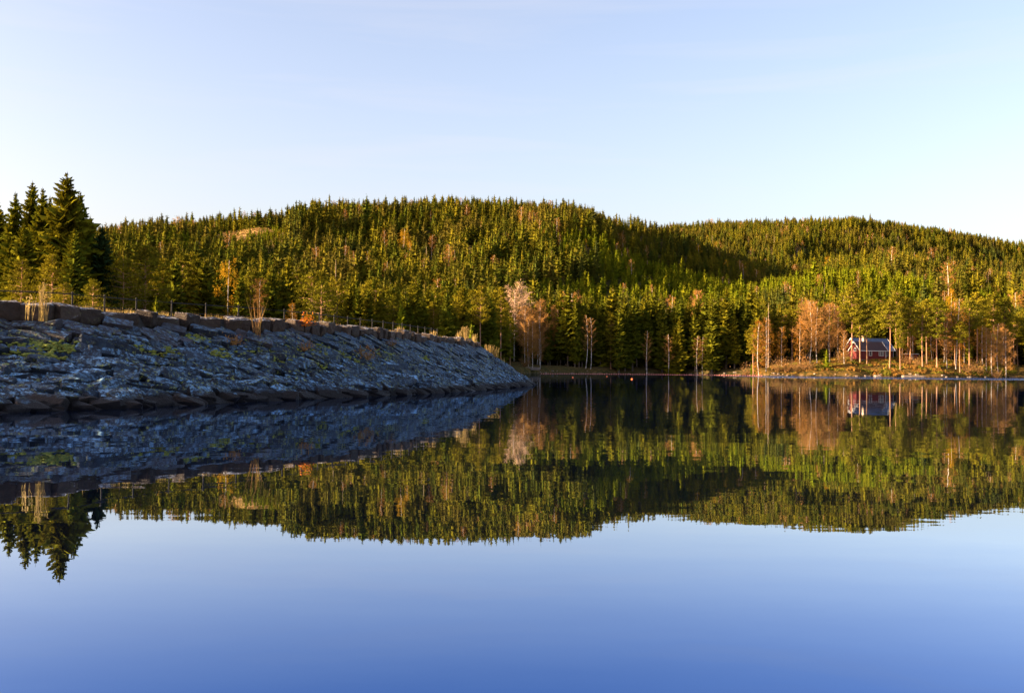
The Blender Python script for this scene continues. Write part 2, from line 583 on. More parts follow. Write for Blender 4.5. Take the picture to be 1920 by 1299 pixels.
# ------------------------------------------------------------------ water
def water_material():
    m, nt, out = mat('lake_water')
    geo = nt.nodes.new('ShaderNodeNewGeometry')
    sp = nt.nodes.new('ShaderNodeSeparateXYZ')
    nt.links.new(geo.outputs['Position'], sp.inputs[0])
    # ripples given as a normal built from noise, so that they stay right at a grazing angle
    n1 = noise_tex(nt, 1.0, 2, .5, stretch=(.55, 1.6, 1))
    n2 = noise_tex(nt, .16, 2, .5, stretch=(.5, 1.0, 1))
    n3 = noise_tex(nt, 7.0, 2, .5, stretch=(.6, 1.2, 1))
    # the band of wind-ruffled water in front of the far shore
    d0 = mth(nt, 'SUBTRACT', sp.outputs[1], 255)
    band = mth(nt, 'SUBTRACT', 1, mth(nt, 'DIVIDE', mth(nt, 'ABSOLUTE', d0), 60), clamp=True)
    nb = noise_tex(nt, .03, 2, stretch=(.4, 1.5, 1))
    xr = N(nt, 'ShaderNodeMapRange')
    xr.inputs[1].default_value, xr.inputs[2].default_value = 50, 66
    nt.links.new(sp.outputs[0], xr.inputs[0])
    band = mth(nt, 'MULTIPLY', mth(nt, 'GREATER_THAN', mth(nt, 'ADD', band, mth(nt, 'MULTIPLY_ADD', nb.outputs[0], .6, -.3)), .30), xr.outputs[0])
    amp = mth(nt, 'MULTIPLY_ADD', band, 2.8, 0.0)

    def vec(n, a):
        s = N(nt, 'ShaderNodeVectorMath', operation='SUBTRACT')
        nt.links.new(n.outputs[1], s.inputs[0])
        s.inputs[1].default_value = (.5, .5, .5)
        k = N(nt, 'ShaderNodeVectorMath', operation='SCALE')
        nt.links.new(s.outputs[0], k.inputs[0])
        if hasattr(a, 'is_output'): nt.links.new(a, k.inputs['Scale'])
        else: k.inputs['Scale'].default_value = a
        return k.outputs[0]

    def addv(a, b):
        s = N(nt, 'ShaderNodeVectorMath', operation='ADD')
        nt.links.new(a, s.inputs[0])
        nt.links.new(b, s.inputs[1])
        return s.outputs[0]
    v = addv(addv(vec(n1, .011), vec(n2, .006)), vec(n3, mth(nt, 'ADD', amp, mth(nt, 'MULTIPLY_ADD', ramp(nt, noise_tex(nt, .045, 3, .6, stretch=(.35, 1.4, 1)).outputs[0], (.45, .7)), .012, .0036))))
    mu = N(nt, 'ShaderNodeVectorMath', operation='MULTIPLY')
    nt.links.new(v, mu.inputs[0])
    mu.inputs[1].default_value = (.45, 1, 0)
    ad = N(nt, 'ShaderNodeVectorMath', operation='ADD')
    nt.links.new(mu.outputs[0], ad.inputs[0])
    ad.inputs[1].default_value = (0, 0, 1)
    nm = N(nt, 'ShaderNodeVectorMath', operation='NORMALIZE')
    nt.links.new(ad.outputs[0], nm.inputs[0])
    fr = N(nt, 'ShaderNodeFresnel')
    fr.inputs['IOR'].default_value = 1.333
    nt.links.new(nm.outputs[0], fr.inputs['Normal'])
    f = ramp(nt, fr.outputs[0], (.12, .40))
    g = N(nt, 'ShaderNodeBsdfGlossy')
    g.inputs['Roughness'].default_value = 0
    nt.links.new(mixc(nt, f, (.040, .15, .43), (.60, .67, .77)), g.inputs['Color'])
    nt.links.new(nm.outputs[0], g.inputs['Normal'])
    d = N(nt, 'ShaderNodeBsdfDiffuse')
    d.inputs['Color'].default_value = (.0005, .001, .003, 1)
    sh = N(nt, 'ShaderNodeAddShader')
    nt.links.new(g.outputs[0], sh.inputs[0])
    nt.links.new(d.outputs[0], sh.inputs[1])
    nt.links.new(sh.outputs[0], out.inputs[0])
    return m


wm_ = MB()
wm_.add([(-3000, -400, 0), (3000, -400, 0), (3000, 900, 0), (-3000, 900, 0)], [(0, 1, 2, 3)])
tag(link('water', wm_.mesh('water', water_material())), kind='structure')

# ------------------------------------------------------------------ the stone dam
CREST_Z = 4.2
wpx = [(-240, 790), (-60, 776), (28, 772), (150, 769), (300, 763), (480, 752), (620, 746), (770, 741), (880, 733), (940, 728), (985, 723.5), (1000, 721.5)]
cpx = [(-240, 556), (-60, 564), (28, 567), (115, 569), (190, 574), (300, 584.5), (400, 590), (500, 594.5), (600, 602.5), (700, 613.5), (772, 621), (830, 628), (888, 637.5), (912, 642)]
W = [Vector((-31, 2)), Vector((-24, 14))] + [on_plane(x, y, 0).xy for x, y in wpx] + [Vector((1.9, 104)), Vector((.6, 111)), Vector((-3.5, 118)), Vector((-12, 123)), Vector((-30, 128))]
Cc = [Vector((-41, 20)), Vector((-33, 30))] + [on_plane(x, y, CREST_Z).xy for x, y in cpx] + [Vector((-4.2, 109)), Vector((-8, 113)), Vector((-15, 116)), Vector((-30, 120))]


def polyline(pts, n):
    P = np.array([[p[0], p[1]] for p in pts])
    for _ in range(1):
        Q = P.copy()
        Q[1:-1] = P[:-2] * .25 + P[1:-1] * .5 + P[2:] * .25
        P = Q
    s = np.concatenate([[0], np.cumsum(np.linalg.norm(np.diff(P, axis=0), axis=1))])
    t = np.linspace(0, s[-1], n)
    i = np.clip(np.searchsorted(s, t) - 1, 0, len(s) - 2)
    u = (t - s[i]) / (s[i + 1] - s[i])
    k = len(P)
    o = cubic(P[np.clip(i - 1, 0, k - 1)], P[i], P[i + 1], P[np.clip(i + 2, 0, k - 1)], u[:, None])
    return o, s[-1]


CP, CLEN = polyline(Cc, 900)
WP, WLEN = polyline(W, 900)
cs = np.concatenate([[0], np.cumsum(np.linalg.norm(np.diff(CP, axis=0), axis=1))])


def crest(s):                             # point and direction on the crest line at arc length s
    x = np.interp(s, cs, CP[:, 0]); y = np.interp(s, cs, CP[:, 1])
    x2 = np.interp(s + .8, cs, CP[:, 0]); y2 = np.interp(s + .8, cs, CP[:, 1])
    x1 = np.interp(s - .8, cs, CP[:, 0]); y1 = np.interp(s - .8, cs, CP[:, 1])
    d = Vector((x2 - x1, y2 - y1)).normalized()
    return Vector((x, y)), d


_wj = []
for k in range(0, 900, 3):                # foot point for each crest point, kept in order
    d = np.linalg.norm(WP - CP[k], axis=1)
    _wj.append(int(np.argmin(d)))
_wj = np.array(_wj, float)
_wj = np.maximum.accumulate(_wj)
kk = np.ones(31) / 31
_wj = np.convolve(np.pad(_wj, 15, mode='edge'), kk, 'valid')
SJ = cs[0:900:3]


def foot(s):
    j = np.interp(s, SJ, _wj)
    return Vector((float(np.interp(j, np.arange(900), WP[:, 0])), float(np.interp(j, np.arange(900), WP[:, 1]))))


FACE_TOP = CREST_Z - .95                  # the slope starts under the coping


def face(s, v):
    """point on the sloping face, v = 0 at the water, 1 under the coping"""
    c, d = crest(s)
    f = foot(s)
    g = f + (c - f) * (v * .97)
    sag = -.10 * math.sin(PI * max(0, min(1, v)))
    return Vector((g.x, g.y, FACE_TOP * v + sag))


_ss = np.linspace(0, CLEN * .85, 900)
_spx = np.array([960 + FPX * crest(a)[0].x / crest(a)[0].y for a in _ss])
_spx = np.maximum.accumulate(_spx)


def s_of_px(px):                          # arc length where the crest is seen at a photo column
    return float(np.interp(px, _spx, _ss))


dam = empty('stone_dam', (CP[300, 0], CP[300, 1], 0))
tag(dam, 'long curving dam of piled grey stone slabs under a row of squared coping blocks', 'dam')
dloc = Vector(dam.location)

ns = 200
cv, cf = [], []
prof = [-.9, -.3, 0, .25, .5, .75, 1.0]
for i in range(ns):
    s = CLEN * i / (ns - 1)
    c, d = crest(s)
    nrm = Vector((d.y, -d.x))
    row = []
    for v in prof:
        p = face(s, v) if v >= 0 else face(s, 0) + Vector((nrm.x * -v * 2, nrm.y * -v * 2, v * 2.2))
        row.append(p - Vector((nrm.x * .22, nrm.y * .22, .20)) - dloc)
    back = c - nrm * .35
    row.append(Vector((back.x, back.y, CREST_Z - .70)) - dloc)
    row.append(Vector((back.x - nrm.x * .35, back.y - nrm.y * .35, CREST_Z - .16)) - dloc)
    row.append(Vector((back.x - nrm.x * 3.6, back.y - nrm.y * 3.6, CREST_Z - .12)) - dloc)
    row.append(Vector((back.x - nrm.x * 7.5, back.y - nrm.y * 7.5, .2)) - dloc)
    cv += row
k = len(prof) + 4
for i in range(ns - 1):
    for j in range(k - 1):
        a = i * k + j
        cf.append((a, a + k, a + k + 1, a + 1))
link('core', mesh_np('core', cv, cf, M['core']), dam)


def hull_stone(kind, seed):
    r = random.Random(seed)
    bm = bmesh.new()
    if kind == 'slab':                    # long, flat, pointed at one end
        for q in range(26):
            a = r.uniform(0, 2 * PI)
            z = r.uniform(-1, 1)
            ca_, sa_ = math.cos(a), math.sin(a)
            ex = math.copysign(abs(ca_) ** .75, ca_)
            ey = math.copysign(abs(sa_) ** .7, sa_)
            tz = math.copysign(abs(z) ** .5, z)
            rr = 1 - .25 * abs(z) ** 3
            bm.verts.new((ex * rr * r.uniform(.86, 1.06), ey * rr * r.uniform(.82, 1.06) * (1 - .25 * ex), tz * r.uniform(.8, 1.0)))
    elif kind == 'block':
        for x in (-1, 1):
            for y in (-1, 1):
                for z in (-1, 1):
                    bm.verts.new((x * r.uniform(.8, 1), y * r.uniform(.8, 1), z * r.uniform(.82, 1)))
        for q in range(9):
            v = Vector((r.uniform(-1, 1), r.uniform(-1, 1), r.uniform(-1, 1)))
            v /= max(abs(v.x), abs(v.y), abs(v.z))
            bm.verts.new(v * r.uniform(.9, 1.05))
    else:                                 # squared coping block
        for x in (-1, 1):
            for y in (-1, 1):
                for z in (-1, 1):
                    bm.verts.new((x * r.uniform(.84, 1), y * r.uniform(.66, 1), z * r.uniform(.86, 1)))
        for q in range(12):
            v = Vector((r.uniform(-1, 1), r.uniform(-1, 1), r.uniform(-1, 1)))
            v /= max(abs(v.x), abs(v.y), abs(v.z))
            bm.verts.new(v * r.uniform(.9, 1.03))
    res = bmesh.ops.convex_hull(bm, input=bm.verts[:])
    bmesh.ops.delete(bm, geom=[g for g in set(res['geom_interior'] + res['geom_unused']) if isinstance(g, bmesh.types.BMVert)], context='VERTS')
    bmesh.ops.dissolve_limit(bm, angle_limit=R(7), verts=bm.verts[:], edges=bm.edges[:])
    if kind != 'slab':
        bmesh.ops.bevel(bm, geom=bm.edges[:], offset=.05, segments=1, affect='EDGES', clamp_overlap=True)
    if kind == 'cope':                    # rough-split faces
        bmesh.ops.subdivide_edges(bm, edges=[e_ for e_ in bm.edges if e_.calc_length() > .5], cuts=3, use_grid_fill=True)
        bmesh.ops.triangulate(bm, faces=bm.faces[:])
        for v in bm.verts:
            q = Vector((v.co.x, v.co.y, v.co.z))
            v.co += q.normalized() * (.13 * mnoise.noise(q * 1.6 + Vector((seed, 0, 0))) + .06 * mnoise.noise(q * 4 + Vector((seed, 3, 0))))
    bmesh.ops.recalc_face_normals(bm, faces=bm.faces[:])
    me = bpy.data.meshes.new(kind + '_stone')
    bm.to_mesh(me)
    bm.free()
    return me


SLABS = [hull_stone('slab', 100 + i) for i in range(14)]
BLOCKS = [hull_stone('block', 200 + i) for i in range(12)]
BLOCKS2 = [hull_stone('block', 500 + i) for i in range(8)]
COPES = [hull_stone('cope', 300 + i) for i in range(16)]
for l, mt in ((SLABS, 'slab'), (BLOCKS2, 'slab'), (BLOCKS, 'block'), (COPES, 'coping')):
    for me in l:
        me.materials.append(M[mt])

stones = []                               # (mesh, matrix, distance)
s = 1.0
S0, S1 = s_of_px(-120), CLEN - 12
s = 2.0
rows = 14


def frame_at(s, v):
    p = face(s, v)
    ds = (face(s + .3, v) - face(s - .3, v)).normalized()
    dv = (face(s, min(1, v + .05)) - face(s, v - .05)).normalized()
    n = ds.cross(dv).normalized()
    if n.z < 0: n = -n
    return p, ds, dv, n


while s < S1:
    c, d = crest(s)
    far = max(0, min(1, (c.y - 45) / 45))
    if face(s, 0).y < 16 and face(s, 1).y < 20:
        s += .5
        continue
    for r_ in range(rows):
        v = (r_ + random.uniform(.1, .9)) / rows * 1.02 - .03
        ss = s + random.uniform(-.5, .5)
        p, ds, dv, n = frame_at(ss, v)
        if v > .80 and r_ % 2 and random.random() < .3:
            continue
        if v > .80:                       # rounder blocks right below the coping
            ln, wd, th = random.uniform(.45, .74), random.uniform(.26, .38), random.uniform(.24, .34)
            ang = R(random.uniform(-70, -35))
            me = random.choice(BLOCKS)
            tilt = R(random.uniform(-10, 18))
        else:
            big = random.random() < .22
            ln = random.uniform(.38, .80) * (1.45 if big else 1)
            wd = random.uniform(.15, .28) * (1.55 if big else 1)
            th = random.uniform(.15, .30) * (1.2 if big else 1)
            ang = R(random.gauss(-32 - 18 * far, 13))
            me = random.choice(SLABS)
            if random.random() < .3:
                me = random.choice(BLOCKS2)
                ln *= .8
                wd *= 1.1
            tilt = R(random.uniform(5, 38))
        ax = (ds * math.cos(ang) + dv * math.sin(ang)).normalized()
        ay = n.cross(ax).normalized()
        Rm = Matrix((ax, ay, n)).transposed()
        Rm = Rm @ Matrix.Rotation(tilt, 3, 'X') @ Matrix.Rotation(R(random.gauss(-4, 7)), 3, 'Y') @ Matrix.Rotation(random.choice((0, PI)), 3, 'X')
        mtx = Matrix.Translation(p + n * random.uniform(-.20, .15) - dloc) @ Rm.to_4x4() @ Matrix.Diagonal((ln, wd, th, 1))
        stones.append((me, mtx, p.y, ln * wd / p.y ** 2 if p.y > 10 and p.x / p.y > -.52 else 0))
    s += random.uniform(.44, .56)

stones.sort(key=lambda t: -t[3])
for me, mtx, _, _ in stones[:298]:
    o = link('stone', me, dam)
    o.matrix_local = mtx


def join_stones(name, lst, mats, parent, kind='stuff'):
    Vs, Fs, tone, b = [], [], [], 0
    for me, mtx, *_ in lst:
        co = np.empty(len(me.vertices) * 3, np.float32)
        me.vertices.foreach_get('co', co)
        A = np.array(mtx)
        co = co.reshape(-1, 3) @ A[:3, :3].T + A[:3, 3]
        Vs.append(co)
        for pl in me.polygons:
            Fs.append(tuple(b + i for i in pl.vertices))
        tone += [random.random()] * len(co)
        b += len(co)
    m2 = mesh_np(name, np.concatenate(Vs), Fs, mats)
    at_ = m2.attributes.new('tone', 'FLOAT', 'POINT')
    at_.data.foreach_set('value', np.array(tone, np.float32))
    o = link(name, m2, parent)
    o['kind'] = kind
    return o


print('stones', len(stones))
join_stones('far_stones', stones[298:], M['slab'], dam)

# coping blocks, one object each
s = s_of_px(-160)
cope_end = s_of_px(905)
ci = 0
while s < CLEN - 8:
    c, d = crest(s)
    ln = random.uniform(.62, 1.35)
    if random.random() < .06: s += .18
    h = random.uniform(.80, .95)
    hid = random.random() < .10           # a block set back
    c, d = crest(s + ln / 2)
    nrm = Vector((d.y, -d.x))
    back = .50 + (random.uniform(.25, .4) if hid else random.uniform(-.14, .10))
    yaw = math.atan2(d.y, d.x) + R(random.gauss(0, 9))
    top = CREST_Z + random.choice((0, 0, -.1, -.16, .05)) + random.uniform(-.05, .05) - (.12 if hid else 0)
    me = random.choice(COPES)
    o = link('coping_block', me, dam)
    o.matrix_local = Matrix.Translation(Vector((c.x - nrm.x * back, c.y - nrm.y * back, top - h / 2)) - dloc) @ Matrix.Rotation(yaw, 4, 'Z') \
        @ Matrix.Rotation(R(random.gauss(6.5, 4)), 4, 'X') @ Matrix.Rotation(R(random.gauss(0, 2)), 4, 'Y') \
        @ Matrix.Diagonal((ln / 2 * 1.03, random.uniform(.42, .55), h / 2, 1))
    s += ln + random.choice((.02, .03, .06, .10, .22))
    ci += 1

# ------------------------------------------------------------------ railing on the dam
rail = empty('railing', crest(s_of_px(82))[0].to_3d())
tag(rail, 'low black iron railing with thin posts along the top of the stone dam', 'railing')
rl = Vector(rail.location)
post = MB()
post.tube([(0, 0, -.25), (0, 0, .60)], .040, 8)
post.tube([(0, 0, .60), (0, 0, .635), (0, 0, .66)], [.05, .05, .02], 8)
post_me = post.mesh('post', M['iron'])
tops, s = [], s_of_px(82) - 2.0 * 4
e = s_of_px(850)
while s < e:
    c, d = crest(s)
    nrm = Vector((d.y, -d.x))
    q = c - nrm * 1.15
    o = link('post', post_me, rail)
    o.location = Vector((q.x, q.y, CREST_Z)) - rl
    tops.append(Vector((q.x, q.y, CREST_Z)) - rl)
    s += 2.0
for zz, rr in ((.54, .024), (.06, .018)):
    r_ = MB()
    r_.tube([t + Vector((0, 0, zz)) for t in tops], rr, 6)
    link('rail', r_.mesh('rail', M['iron']), rail)

# ------------------------------------------------------------------ plants and moss on the dam
def tuft_mesh(name, n, h, spread, w, mats, lean=.25, head=0.0, seg=2):
    b = MB()
    for q in range(n):
        a = random.uniform(0, 2 * PI)
        r_ = random.uniform(0, spread)
        p = Vector((r_ * math.cos(a), r_ * math.sin(a), -.05))
        hh = h * random.uniform(.55, 1.0)
        d = Vector((random.gauss(0, lean), random.gauss(0, lean), 1)).normalized()
        q1 = p + d * hh * .6
        q2 = q1 + (d + Vector((random.gauss(0, lean), random.gauss(0, lean), -.1))).normalized() * hh * .4
        a_ = d.cross(Vector((random.gauss(0, 1), random.gauss(0, 1), 0))).normalized() * w / 2
        b.add([p - a_, p + a_, q1 + a_ * .8, q1 - a_ * .8], [(0, 1, 2, 3)])
        b.add([q1 - a_ * .8, q1 + a_ * .8, q2], [(0, 1, 2)])
        if head:
            for _ in range(5):
                t = q2 - d * random.uniform(0, head)
                b.sliver(t, t + Vector((random.gauss(0, .06), random.gauss(0, .06), random.uniform(.02, .10))), .05)
    return b.mesh(name, mats)


def leafy_mesh(name, n, rx, rz, leaf, mats, stems=8):
    b = MB()
    for q in range(stems):
        a = random.uniform(0, 2 * PI)
        b.sliver((0, 0, -.05), (rx * .8 * math.cos(a), rx * .8 * math.sin(a), rz * random.uniform(.7, 1.4)), .03, 1)
    for q in range(n):
        v = Vector((random.gauss(0, .45) * rx, random.gauss(0, .45) * rx, abs(random.gauss(.5, .35)) * rz * 1.2))
        d = Vector((random.gauss(0, 1), random.gauss(0, 1), random.gauss(0, .7))).normalized()
        e_ = d.cross(Vector((random.gauss(0, 1), random.gauss(0, 1), random.gauss(0, 1)))).normalized()
        l = leaf * random.uniform(.6, 1.3)
        b.add([v - d * l, v + e_ * l * .45, v + d * l, v - e_ * l * .45], [(0, 1, 2, 3)])
    return b.mesh(name, mats)


def face_at_px(px, py):                   # point of the dam's face seen at a photo pixel
    best, bp = 1e9, None
    s0 = s_of_px(px)
    for a in np.linspace(s0 - 10, s0 + 12, 60):
        for v in np.linspace(0, 1.05, 24):
            p = face(a, v)
            q = CM.transposed() @ (p - Vector((0, 0, CAM_Z)))
            x, y = 960 + FPX * q.x / -q.z, 649.5 - FPX * q.y / -q.z
            e_ = (x - px) ** 2 + (y - py) ** 2
            if e_ < best: best, bp = e_, p
    return bp


def out_of_face(px, py, k, up=0.0):       # a point that far out of the stones
    q = face_at_px(px, py)
    c_, d_ = crest(s_of_px(px))
    return q + Vector((d_.y * k, -d_.x * k, k * .7 + up))


def plant(name, me, loc, label, cat, group=None, sc_=1.0, rz=None):
    o = link(name, me)
    o.location = loc
    o.rotation_euler = (0, 0, random.uniform(0, 6.28) if rz is None else rz)
    o.scale = (sc_,) * 3
    return tag(o, label, cat, group)


def on_crest(px, back, dz=0.0):
    c, d = crest(s_of_px(px))
    q = c - Vector((d.y, -d.x)) * back
    return Vector((q.x, q.y, CREST_Z + dz))


p = out_of_face(72, 612, .35)
plant('dry_weed', tuft_mesh('dry_weed', 20, 1.85, .22, .030, M['straw'], .07, .5), p + Vector((0, 0, .1)),
      'tall pale dry weed with fluffy seed heads near the left end of the dam', 'weed')
p = out_of_face(47, 612, .35)
plant('dry_weed', tuft_mesh('dry_weed', 8, 1.25, .18, .025, M['straw'], .12, .4), p + Vector((0, 0, .1)),
      'shorter bent dry weed left of the tall seed-headed weed on the dam', 'weed')
p = out_of_face(475, 636, .3)
plant('sapling', tuft_mesh('sapling', 17, 2.7, .22, .028, M['bush'], .17), p,
      'reddish leafless sapling with upright twigs rising over the dam railing', 'sapling')
p = out_of_face(565, 622, .45)
plant('fern', leafy_mesh('fern', 110, .5, .5, .09, [M['rust'], M['bush']], 14), p + Vector((0, 0, .15)),
      'bright rust-orange fern in front of the coping blocks of the dam', 'fern')
for px, py, sc_, lb in ((430, 650, .8, 'dark brown dead shrub in the moss below the leafless sapling'),
                        (567, 660, .8, 'brown dead shrub on the dam face below the orange fern'),
                        (680, 678, 1.2, 'large brown dead shrub halfway down the dam face among green moss'),
                        (730, 655, .7, 'small brown dead shrub under the coping right of the largest shrub')):
    plant('shrub', leafy_mesh('shrub', 130, .7, .5, .07, [M['bush'], M['bush']], 40), out_of_face(px, py, .2), lb, 'shrub', 'dead shrubs on the dam face', sc_)
for i, (px, bk, h, lb) in enumerate(((758, .3, .5, 'short yellow grass tuft on the coping where the railing fades out'),
                                  (820, .3, .6, 'straw-coloured grass tuft on the coping left of the tall golden grass'),
                                  (868, .4, 1.0, 'tall golden grass clump standing up from the far coping blocks'),
                                  (880, .4, 1.5, 'tallest sunlit golden grass clump near the far end of the coping'),
                                  (893, .2, 1.0, 'bushy golden grass just past the tallest clump on the coping'))):
    plant('grass_tuft', tuft_mesh('grass_tuft', 40 if h > 1.2 else 26, h, .4 if h > 1.2 else .3, .045, M['straw'], .12, .3 if h > 1 else 0), on_crest(px, bk, -.1), lb, 'grass',
          'dry grass tufts on the dam crest')
c_end = [(921, 655, 1.6, 'golden grass at the top of the dam end slope'), (932, 662, 1.8, 'tall pale grass standing on the shoulder of the dam end'), (945, 672, 1.0, 'low golden grass lowest on the dam end slope')]
for px, py, h, lb in c_end:
    p = at(px, py, 112)
    p = Vector((p.x - .3, 113, p.z - .6))
    plant('grass_tuft', tuft_mesh('grass_tuft', 40, h * .8, .5, .05, M['straw'], .10, .3), p, lb, 'grass', 'dry grass tufts on the dam crest')

# small grass along the coping top, and moss cushions: nobody could count them
mb = MB()
for q in range(900):
    s = random.uniform(s_of_px(-60), s_of_px(905))
    c, d = crest(s)
    q_ = c - Vector((d.y, -d.x)) * random.uniform(.85, 2.6)
    for _ in range(3):
        pp = Vector((q_.x + random.gauss(0, .1), q_.y + random.gauss(0, .1), CREST_Z - .14))
        mb.sliver(pp, pp + Vector((random.gauss(0, .06), random.gauss(0, .06), random.uniform(.12, .32))), .03)
tag(link('grass', mb.mesh('grass', M['straw'])), 'short dry grass along the top of the dam', 'grass', kind='stuff')

ico = bmesh.new()
bmesh.ops.create_icosphere(ico, subdivisions=1, radius=1)
IV = np.array([v.co[:] for v in ico.verts]); IF = np.array([[v.index for v in f.verts] for f in ico.faces])
ico.free()
Vs, Fs, b = [], [], 0
patches = [(60, 650, 40, 18), (60, 672, 30, 12), (140, 660, 40, 12), (218, 634, 10, 4), (400, 668, 30, 10), (470, 650, 25, 16), (500, 668, 40, 14), (545, 655, 30, 10),
           (620, 660, 50, 12), (590, 682, 45, 10), (660, 675, 30, 12), (720, 668, 30, 12), (360, 640, 30, 12), (290, 660, 40, 12), (790, 672, 30, 10), (850, 685, 30, 9), (700, 690, 40, 9)]
for px, py, rx, ry in patches:
    for q in range(int(rx * ry / 2.6)):
        x, y = px + random.gauss(0, rx * .6), py + random.gauss(0, ry * .6)
        s_ = s_of_px(px) + (x - px) * .02 * random.uniform(.7, 1.3)
        p0 = face_at_px(px, py) if q == 0 else p0
        sc_ = p0.y / 45
        c_, d_ = crest(s_)
        ds = Vector((d_.x, d_.y, 0))
        dv = (face(s_, .9) - face(s_, .1)).normalized()
        p = p0 + ds * random.gauss(0, rx * .016 * sc_) + dv * random.gauss(0, ry * .022 * sc_)
        n_ = ds.cross(dv).normalized()
        if n_.z < 0: n_ = -n_
        p = p + n_ * random.uniform(.10, .20)
        r_ = random.uniform(.03, .11)
        A = IV * np.array([r_ * random.uniform(.8, 1.5), r_ * random.uniform(.8, 1.5), r_ * .6]) * (1 + RNG.normal(0, .12, (len(IV), 1)))
        Vs.append(A + np.array(p))
        Fs.append(IF + b)
        b += len(IV)
tag(link('moss', mesh_np('moss', np.concatenate(Vs), np.concatenate(Fs), M['moss'], smooth=True)), 'yellow-green moss cushions on the dam face', 'moss', kind='stuff')


# ------------------------------------------------------------------ trees: meshes of each kind (height 1 = real metres)
def tri_mesh(name, T, mats):
    T = np.asarray(T, np.float32)
    return mesh_np(name, T.reshape(-1, 3), np.arange(len(T) * 3).reshape(-1, 3), mats)


def spruce_crown(seed, h=20, levels=46, per=8, sprays=4, rad=2.9, base=.07, droop=.35, ragged=.18, open_=.0, core=.55):
    r = np.random.default_rng(seed)
    T = []
    for L in range(levels):
        t = (L + r.uniform(0, .8)) / levels
        z = h * (base + (1 - base) * t)
        prof = (1 - t) ** .68 * (.55 + .45 * min(1, t / .12))
        Lr0 = rad * prof + .05
        for k in range(per):
            if r.uniform() < open_: continue
            a = 2 * PI * (k + r.uniform(-.4, .4)) / per + L * 2.4
            Lr = Lr0 * (1 + r.normal(0, ragged))
            dx, dy = math.cos(a), math.sin(a)
            zj = r.uniform(-.9, .9) * h / levels * (1.4 if t > .6 else 1.0)
            dirh = np.array([dx, dy, 0])
            side = np.array([-dy, dx, 0])
            dr = droop * (1 - t) - .30 * t + r.normal(0, .08)
            for q in range(sprays):
                u = .28 + .72 * (q + .5) / sprays
                p = dirh * Lr * u * .82 + np.array([0, 0, z + zj - Lr * dr * u ** 1.4 + Lr * .10 * u ** 3])
                w = Lr * .34 * (1.15 - u * .6) + .04
                ln = Lr / sprays * 1.25 + .04
                tip = p + dirh * ln + np.array([0, 0, -ln * (dr * .9) + r.normal(0, .07) * ln])
                for sg in (-1, 1):
                    q2 = p + side * sg * w + dirh * ln * .35 + np.array([0, 0, -w * r.uniform(.35, 1.3)])
                    T.append([p - dirh * ln * .25, q2, tip])
    if core:                              # dense inner crown, added as a closed cone to block light
        rings = 9
        ns_, P_ = 7, []
        for i in range(rings + 1):
            t = i / rings * .96
            R0 = rad * (1 - t) ** .75 * (.55 + .45 * min(1, t / .12)) * core
            P_.append([np.array([math.cos(a) * R0 * q, math.sin(a) * R0 * q, h * (base + (1 - base) * t) - droop * R0 + zz])
                       for a, q, zz in [(2 * PI * j / ns_ + i * .4, r.uniform(.6, 1.35), r.normal(0, h / rings * .28)) for j in range(ns_)]])
        for i in range(rings):
            for j in range(ns_):
                j2 = (j + 1) % ns_
                T.append([P_[i][j], P_[i][j2], P_[i + 1][j]])
                T.append([P_[i][j2], P_[i + 1][j2], P_[i + 1][j]])
    for k in range(6):                    # leading shoot
        a = 2 * PI * k / 6
        T.append([[0.10 * math.cos(a), .10 * math.sin(a), h * .965], [-.05, .03, h * .965], [0, 0, h * 1.03]])
    return T


def trunk_mb(b, h, r0, r1, bend=0.0, mi=0, n=7, seed=0):
    r = random.Random(seed)
    pts, rad = [], []
    bx, by = r.uniform(-bend, bend), r.uniform(-bend, bend)
    for i in range(7):
        t = i / 6
        pts.append((bx * math.sin(PI * t) + r.gauss(0, bend * .12), by * math.sin(PI * t), -.6 + (h + .6) * t))
        rad.append(r0 * (1 - t) + r1 * t + (r0 * .35 if i == 0 else 0))
    b.tube(pts, rad, n, mi)
    return pts


def pine_crown(seed, h=19, c0=.5, rad=2.6, limbs=34, leaf=.42, per=22):
    r = np.random.default_rng(seed)
    T, limbsegs = [], []
    for i in range(limbs):
        t = c0 + (1 - c0) * (i + r.uniform(0, 1)) / limbs
        z = h * t * .97
        k = (t - c0) / (1 - c0)
        L = rad * (.55 + .6 * math.sin(PI * min(1, k * .85 + .12))) * r.uniform(.55, 1.15) * (1 - .55 * k ** 2.5)
        a = i * 2.4 + r.uniform(-.5, .5)
        tip = np.array([math.cos(a) * L, math.sin(a) * L, z + L * r.uniform(.0, .35)])
        limbsegs.append((np.array([0, 0, z]), tip))
        for c in range(3):
            u = (.5, .78, 1.0)[c]
            cen = np.array([0, 0, z]) * (1 - u) + tip * u + r.normal(0, .15, 3)
            R_ = L * .30 + .30
            for q in range(per // (1 if c else 2)):
                d = r.normal(0, 1, 3)
                d /= np.linalg.norm(d)
                p = cen + d * np.array([R_, R_, R_ * .42]) * r.uniform(.3, 1) ** .5
                e1 = r.normal(0, 1, 3); e1 /= np.linalg.norm(e1)
                e2 = r.normal(0, 1, 3); e2 /= np.linalg.norm(e2)
                l = leaf * r.uniform(.6, 1.2)
                T.append([p, p + e1 * l, p + e2 * l * .7])
    return T, limbsegs


